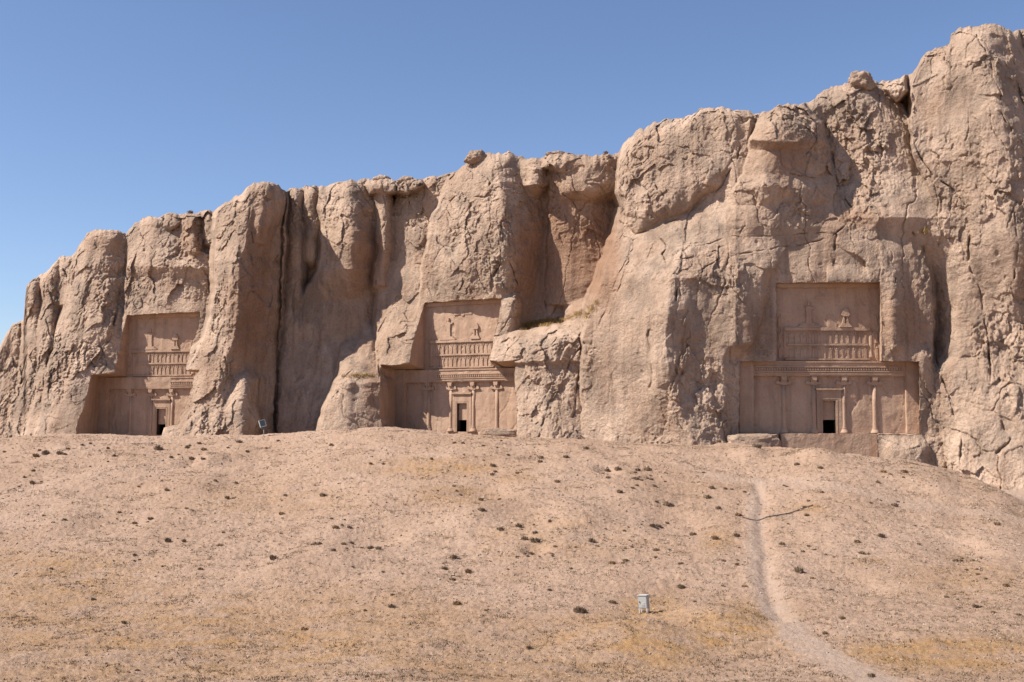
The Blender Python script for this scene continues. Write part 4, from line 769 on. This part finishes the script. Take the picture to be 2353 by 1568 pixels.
# ------------------------------------------------------------------ dry shrubs
def shrub_mesh(seed, mat):
    r = random.Random(seed); V = []; F = []
    for k in range(95):
        a = r.uniform(0, 2 * math.pi); rad = r.random() ** .6 * .40; x = math.cos(a) * rad * .8; y = math.sin(a) * rad * .8
        h = r.uniform(.12, .36) * (1.05 - rad); ln = r.uniform(.08, .2); dx = math.cos(a) * ln + r.uniform(-.08, .08); dy = math.sin(a) * ln + r.uniform(-.08, .08)
        wd = r.uniform(.012, .035); b = a + r.uniform(.6, 2.4); px, py = math.cos(b) * wd, math.sin(b) * wd; i = len(V)
        V += [(x - px, y - py, -.04), (x + px, y + py, -.04), (x + dx * .5 + px * 1.6, y + dy * .5 + py * 1.6, h * .7), (x + dx * .5 - px * 1.6, y + dy * .5 - py * 1.6, h * .7), (x + dx, y + dy, h)]
        F += [(i, i + 1, i + 2, i + 3), (i + 3, i + 2, i + 4, i + 4)]
    me = bpy.data.meshes.new('shrub'); me.from_pydata(V, [], [f if f[2] != f[3] else f[:3] for f in F]); me.materials.append(mat); return me
SHR = [shrub_mesh(i, M_SHRUB2 if i in (2,) else M_SHRUB) for i in range(6)]
BIG = [(1835, 1313, 34, 0, 'widest dark shrub on the slope, just right of the gully'), (1644, 1243, 26, 2, 'rusty brown shrub left of the gully below the bent pipe'), (1692, 1234, 24, 1, 'olive shrub between the rusty shrub and the gully'), (1565, 1352, 26, 3, 'dark shrub on the slope straight above the grey cabinet'), (627, 1301, 26, 4, 'lone dark shrub on the bare middle left of the slope'), (1536, 1160, 34, 1, 'wide flat clump of dark shrub above the middle of the slope'), (1332, 1414, 44, 3, 'low spreading clump of dry shrub left of the grey cabinet'), (550, 1018, 22, 0, 'dark shrub on the mound crest below the floodlight'), (1438, 1295, 22, 5, 'small dark shrub by itself up-slope and left of the cabinet'), (285, 1433, 18, 4, 'dark tuft alone low on the left of the slope')]
MED = [(1360, 1241, 24), (1230, 1246, 30), (1206, 1240, 22), (1150, 1219, 24), (771, 1218, 20), (790, 1246, 18), (735, 1269, 20), (1043, 1279, 24), (1021, 1306, 20), (1040, 1331, 20), (700, 1444, 24), (460, 1313, 18), (1243, 1052, 20), (1241, 1064, 18), (1301, 1054, 18), (1132, 1069, 20), (1281, 1113, 20), (1635, 1127, 20), (1626, 1147, 24), (1592, 1221, 22), (1424, 1146, 20), (1106, 1189, 22), (1050, 1396, 24), (1216, 1486, 22), (900, 1401, 22), (1797, 1251, 20), (1910, 1346, 20), (1981, 1271, 20), (1970, 1246, 20), (2025, 1236, 24), (1936, 1421, 20), (1896, 1452, 20), (2002, 1562, 26), (2292, 1211, 22), (2312, 1352, 22), (2242, 1402, 22), (1420, 1080, 22), (1395, 1076, 18), (440, 1052, 18), (466, 1066, 16), (2030, 1088, 18), (1885, 1078, 18), (1740, 1040, 30), (1500, 1200, 22), (1230, 1225, 18), (870, 1268, 18), (505, 1255, 16), (310, 1280, 14)]
def put_shrub(u, v, wpx, k, label, group):
    p = gpt(u, v)[0]; s = wpx / FPX * p[1] / .85
    o = bpy.data.objects.new('shrub', SHR[k]); COL.objects.link(o); o.location = p; o.scale = (s, s * .9, s * 1.25); o.rotation_euler = (0, 0, random.uniform(0, 6.28))
    tag(o, label, 'shrub', group)
for u, v, wd, k, lab in BIG: put_shrub(u, v, wd * .8, k, lab, 'dry shrubs on the slope')
for i, (u, v, wd) in enumerate(MED): put_shrub(u, v, wd * .85, (i * 5) % 6, 'low dark dry shrub among many on the sandy slope', 'low shrubs scattered over the slope')
rr = random.Random(5); cnt = 0
cl = []
while cnt < 225:
    if cl and rr.random() < .6:
        c = rr.choice(cl); u = c[0] + rr.gauss(0, 45); v = c[1] + rr.gauss(0, 14)
    else:
        u = rr.uniform(5, 2348); v = 1568 - (1568 - float(crest_v(np.array([u]))[0]) - 14) * rr.random() ** .55; cl.append((u, v))
    if not (5 < u < 2348) or v < float(crest_v(np.array([u]))[0]) + 10 or v > 1560 or rr.random() > (.95 if v < 1330 else .45): continue
    if abs(u - 1755) < 40 or (v > 1350 and 1740 < u < 2000): continue
    put_shrub(u, v, rr.uniform(6, 11) + 12 * rr.random() ** 4, rr.randrange(6), 'tiny dark dry tuft among the many on the sandy slope', 'tiny tufts scattered over the slope'); cnt += 1
for u, v, wd, lab in ((437, 488, 16, 'small grey bush on the skyline above the left tomb'), (1392, 351, 14, 'small bush on the skyline left of the great buttress'), (1032, 402, 12, 'tiny bush on the skyline left of the middle buttress')):
    Y = float(ybase(u)) + 2.2; p = at(np.array([u], float), np.array([v + 2.], float), np.array([Y]))[0]; s = wd / FPX * Y / .85
    o = bpy.data.objects.new('shrub', SHR[1]); COL.objects.link(o); o.location = p; o.scale = (s, s, s * 1.2); tag(o, lab, 'shrub', 'bushes on the skyline')

# ------------------------------------------------------------------ stones and dry grass
def fan(n, seed, pw=1.0):
    g = np.random.default_rng(seed); u = g.uniform(-60, 2420, n); yc = crest_v(u); v = yc + 3 + (VB - yc) * g.random(n) ** pw
    return u, v, g
def stones():
    u, v, g = fan(42000, 3, .8); P = gpt(u, np.minimum(v, VB)); P = P[(ground(P[:, 0], P[:, 1], False)[1] < .45) | (g.random(len(P)) < .3)]; n = len(P)
    r = .016 + .085 * g.random(n) ** 7; r *= P[:, 1] / 70
    O = np.array([(1, 0, 0), (0, 1, 0), (-1, 0, 0), (0, -1, 0), (0, 0, 1), (0, 0, -1)], float); Fo = np.array([(0, 1, 4), (1, 2, 4), (2, 3, 4), (3, 0, 4), (1, 0, 5), (2, 1, 5), (3, 2, 5), (0, 3, 5)])
    V = O[None] * g.uniform(.6, 1.4, (n, 6, 1)) + g.normal(0, .18, (n, 6, 3))
    q = g.normal(size=(n, 4)); q /= np.linalg.norm(q, axis=1)[:, None]; w_, x_, y_, z_ = q.T
    Rm = np.stack([np.stack([1 - 2 * (y_ * y_ + z_ * z_), 2 * (x_ * y_ - z_ * w_), 2 * (x_ * z_ + y_ * w_)], -1), np.stack([2 * (x_ * y_ + z_ * w_), 1 - 2 * (x_ * x_ + z_ * z_), 2 * (y_ * z_ - x_ * w_)], -1), np.stack([2 * (x_ * z_ - y_ * w_), 2 * (y_ * z_ + x_ * w_), 1 - 2 * (x_ * x_ + y_ * y_)], -1)], 1)
    V = np.einsum('nij,nkj->nki', Rm, V) * r[:, None, None] * np.array([1, 1, .75]) + P[:, None]; V[..., 2] += (r * .2)[:, None]
    F = Fo[None] + (np.arange(n) * 6)[:, None, None]
    o = mesh_np('gravel', V.reshape(-1, 3), F.reshape(-1, 3), M_STONE); tag(o, 'pale loose stones strewn over the whole slope', 'gravel', kind='stuff')
def blades(name, P, h, wd, mat, seed, label, per=5, spread=.06):
    g = np.random.default_rng(seed); n = len(P) * per; B = np.repeat(P, per, 0); hh = np.repeat(h, per) * g.uniform(.5, 1.1, n)
    a = g.uniform(0, 6.28, n); B = B + np.stack([g.normal(0, spread, n), g.normal(0, spread, n), np.full(n, -.02)], -1)
    px, py = np.cos(a) * wd, np.sin(a) * wd; lx, ly = g.normal(0, .5, n) * hh, g.normal(0, .5, n) * hh
    V = np.stack([B + np.stack([px, py, 0 * a], -1), B - np.stack([px, py, 0 * a], -1), B + np.stack([lx, ly, hh], -1)], 1)
    o = mesh_np(name, V.reshape(-1, 3), np.arange(n * 3).reshape(-1, 3), mat); tag(o, label, 'grass', kind='stuff'); return o
def grass():
    u, v, g = fan(60000, 9, .75); v = np.minimum(v, VB); m = g.random(len(u)) < gsum(u, v, OCHRE) * .3 + .01; P = gpt(u[m], v[m]); P = P[ground(P[:, 0], P[:, 1], False)[1] < .4]
    blades('dry_grass', P, np.full(len(P), .06), .012, M_GRASS, 4, 'short straw coloured dry grass growing in patches on the slope', 5, .09)
    u, v, g = fan(3000, 19, 1.6); c = XY(u, v); k = g.integers(3, 22, len(u)); c = np.repeat(c, k, 0); c = c + g.normal(0, 1, c.shape) * np.array([.42, .3])
    z, pm = ground(c[:, 0], c[:, 1]); P = np.concatenate([c, z[:, None]], -1)[pm < .35]
    blades('ground_cover', P, .05 + .09 * g.random(len(P)) ** 2, .02, M_STUBBLE, 5, 'sparse brown withered stubble spread over the slope', 6, .06)
    # tufts on the ledge beside the middle tomb
    L = []
    g = np.random.default_rng(2)
    for (x0, y0), (x1, y1), n, sp in (((1195, 754), (1290, 736), 260, 3.5), ((1290, 738), (1340, 718), 50, 3.), ((1345, 735), (1372, 694), 60, 3.), ((1215, 748), (1265, 742), 160, 3.)):
        t = g.random(n); L.append(np.stack([x0 + (x1 - x0) * t + g.normal(0, sp, n), y0 + (y1 - y0) * t + g.normal(0, sp, n)], -1))
    L.append(np.stack([g.normal(832, 22, 60), g.normal(865, 2, 60)], -1)); L.append(np.stack([g.normal(2124, 4, 25), g.normal(534, 3, 25)], -1))
    L = np.concatenate(L); Y = cliff_depth(L[:, 0], L[:, 1])[0]; P = at(L[:, 0], L[:, 1], Y)
    blades('ledge_grass', P, np.full(len(P), .40), .03, M_GRASS, 6, 'golden dry grass growing on the rock ledge right of the middle tomb', 8, .15)
stones(); grass()

# ------------------------------------------------------------------ man-made things
def cabinet():
    p = gpt(1481., 1409.)[0]; t = empty('electric_cabinet', p, math.radians(-30)); t.scale = (.88, .88, .88); t.rotation_euler = (0, math.radians(-4), math.radians(-30))
    tag(t, 'light grey metal electrical cabinet on legs standing alone on the slope', 'cabinet')
    z0, z1 = .27, .95
    bm = bmesh.new(); box(bm, -.25, .25, -.17, .17, z0, z1); link_bm('housing', bm, M_PAINT, t, False, .008)
    bm = bmesh.new(); prism(bm, [(-.28, z1), (.28, z1), (.28, z1 + .035), (-.28, z1 + .035)], -.22, .2); link_bm('lid', bm, M_PAINT2, t, False, .01)
    bm = bmesh.new(); box(bm, -.225, .225, -.185, -.171, z0 + .03, z1 - .03); d = link_bm('door', bm, M_PAINT, t, False, .005)
    bm = bmesh.new()
    for k in range(3): prism(bm, [(-.07, z0 + .10 + .075 * k), (.13, z0 + .10 + .075 * k), (.13, z0 + .135 + .075 * k), (-.07, z0 + .135 + .075 * k)], -.205, -.184)
    link_bm('vent_louvres', bm, M_PAINT2, d, False, .006)
    bm = bmesh.new(); box(bm, -.20, -.14, -.205, -.184, z0 + .33, z0 + .37); box(bm, -.165, -.135, -.215, -.184, z0 + .28, z0 + .36); link_bm('handle', bm, M_PLASTIC, d, False, .005)
    for x in (-.22, .22):
        for y in (-.14, .14):
            bm = bmesh.new(); box(bm, x - .028, x + .028, y - .028, y + .028, -.12, z0 + .002); link_bm('leg', bm, M_PAINT2, t, False, .004)
    for x in (-.05, .03):
        bm = bmesh.new(); tube(bm, [(x, -.02, z0 + .01), (x, -.02, .1), (x + .02, 0, -.1)], .014); link_bm('cable', bm, M_PAINT2, t, True)
cabinet()
def floodlight():
    p = gpt(606., 1005.)[0]; Y = p[1]; s = Y / FPX
    t = empty('floodlight', p, 0); t.scale = (.78, .78, .78); tag(t, 'grey floodlight box on a short post at the foot of the big rock pillar', 'floodlight')
    bm = bmesh.new(); tube(bm, [(0, 0, -.3), (0, 0, 22 * s)], .035); link_bm('post', bm, M_PAINT, t, True)
    bm = bmesh.new(); box(bm, -.42, .12, -.05, .05, 22 * s, 24 * s); 
    for x in (-.42, .10): box(bm, x, x + .04, -.045, .045, 24 * s - .01, 34 * s)
    link_bm('bracket', bm, M_GREYMETAL, t, False, .006)
    h = bpy.data.objects.new('x', None); bpy.data.objects.remove(h)
    R = Matrix.Rotation(math.radians(28), 4, 'Z') @ Matrix.Rotation(math.radians(-14), 4, 'Y') @ Matrix.Rotation(math.radians(-12), 4, 'X')
    def rot(o): o.location = (-.2, -.02, 37 * s); o.rotation_euler = R.to_euler(); return o
    bm = bmesh.new(); box(bm, -.36, .36, -.13, .13, -.40, .40)
    for v in bm.verts:
        if v.co.y > 0: v.co.x *= .8; v.co.z *= .8
    hs = rot(link_bm('housing', bm, M_GREYMETAL, t, False, .02))
    bm = bmesh.new()
    box(bm, -.40, -.34, -.17, .06, -.44, .44); box(bm, .34, .40, -.17, .06, -.44, .44); box(bm, -.339, .339, -.17, .06, .38, .44); box(bm, -.339, .339, -.17, .06, -.44, -.38)
    rot(link_bm('rim', bm, M_RIM, t, False, .006))
    bm = bmesh.new(); box(bm, -.335, .335, -.150, -.132, -.375, .375); rot(link_bm('glass', bm, M_GREYMETAL, t, False, .004))
floodlight()
def pipe():
    pts = np.array([(1706, 1192), (1722, 1195), (1742, 1198), (1765, 1195), (1790, 1188), (1815, 1179), (1840, 1171), (1868, 1163)], float)
    P = gpt(pts[:, 0], pts[:, 1]); P[:, 2] += .06; P[2, 2] += .12; P[3, 2] += .1
    t = np.linspace(0, len(P) - 1, 60); Q = np.stack([np.interp(t, np.arange(len(P)), P[:, k]) for k in range(3)], -1)
    for k in range(3):   # round the bends
        Q[1:-1] = (Q[:-2] + Q[1:-1] * 2 + Q[2:]) / 4
    bm = bmesh.new(); tube(bm, [tuple(q) for q in Q], .036, 8); o = link_bm('pipe', bm, plain('pipe_black', (.07, .055, .05), .6, .2, 10., .3), None, True)
    tag(o, 'long thin dark pipe lying bent across the top of the gully', 'pipe')
pipe()
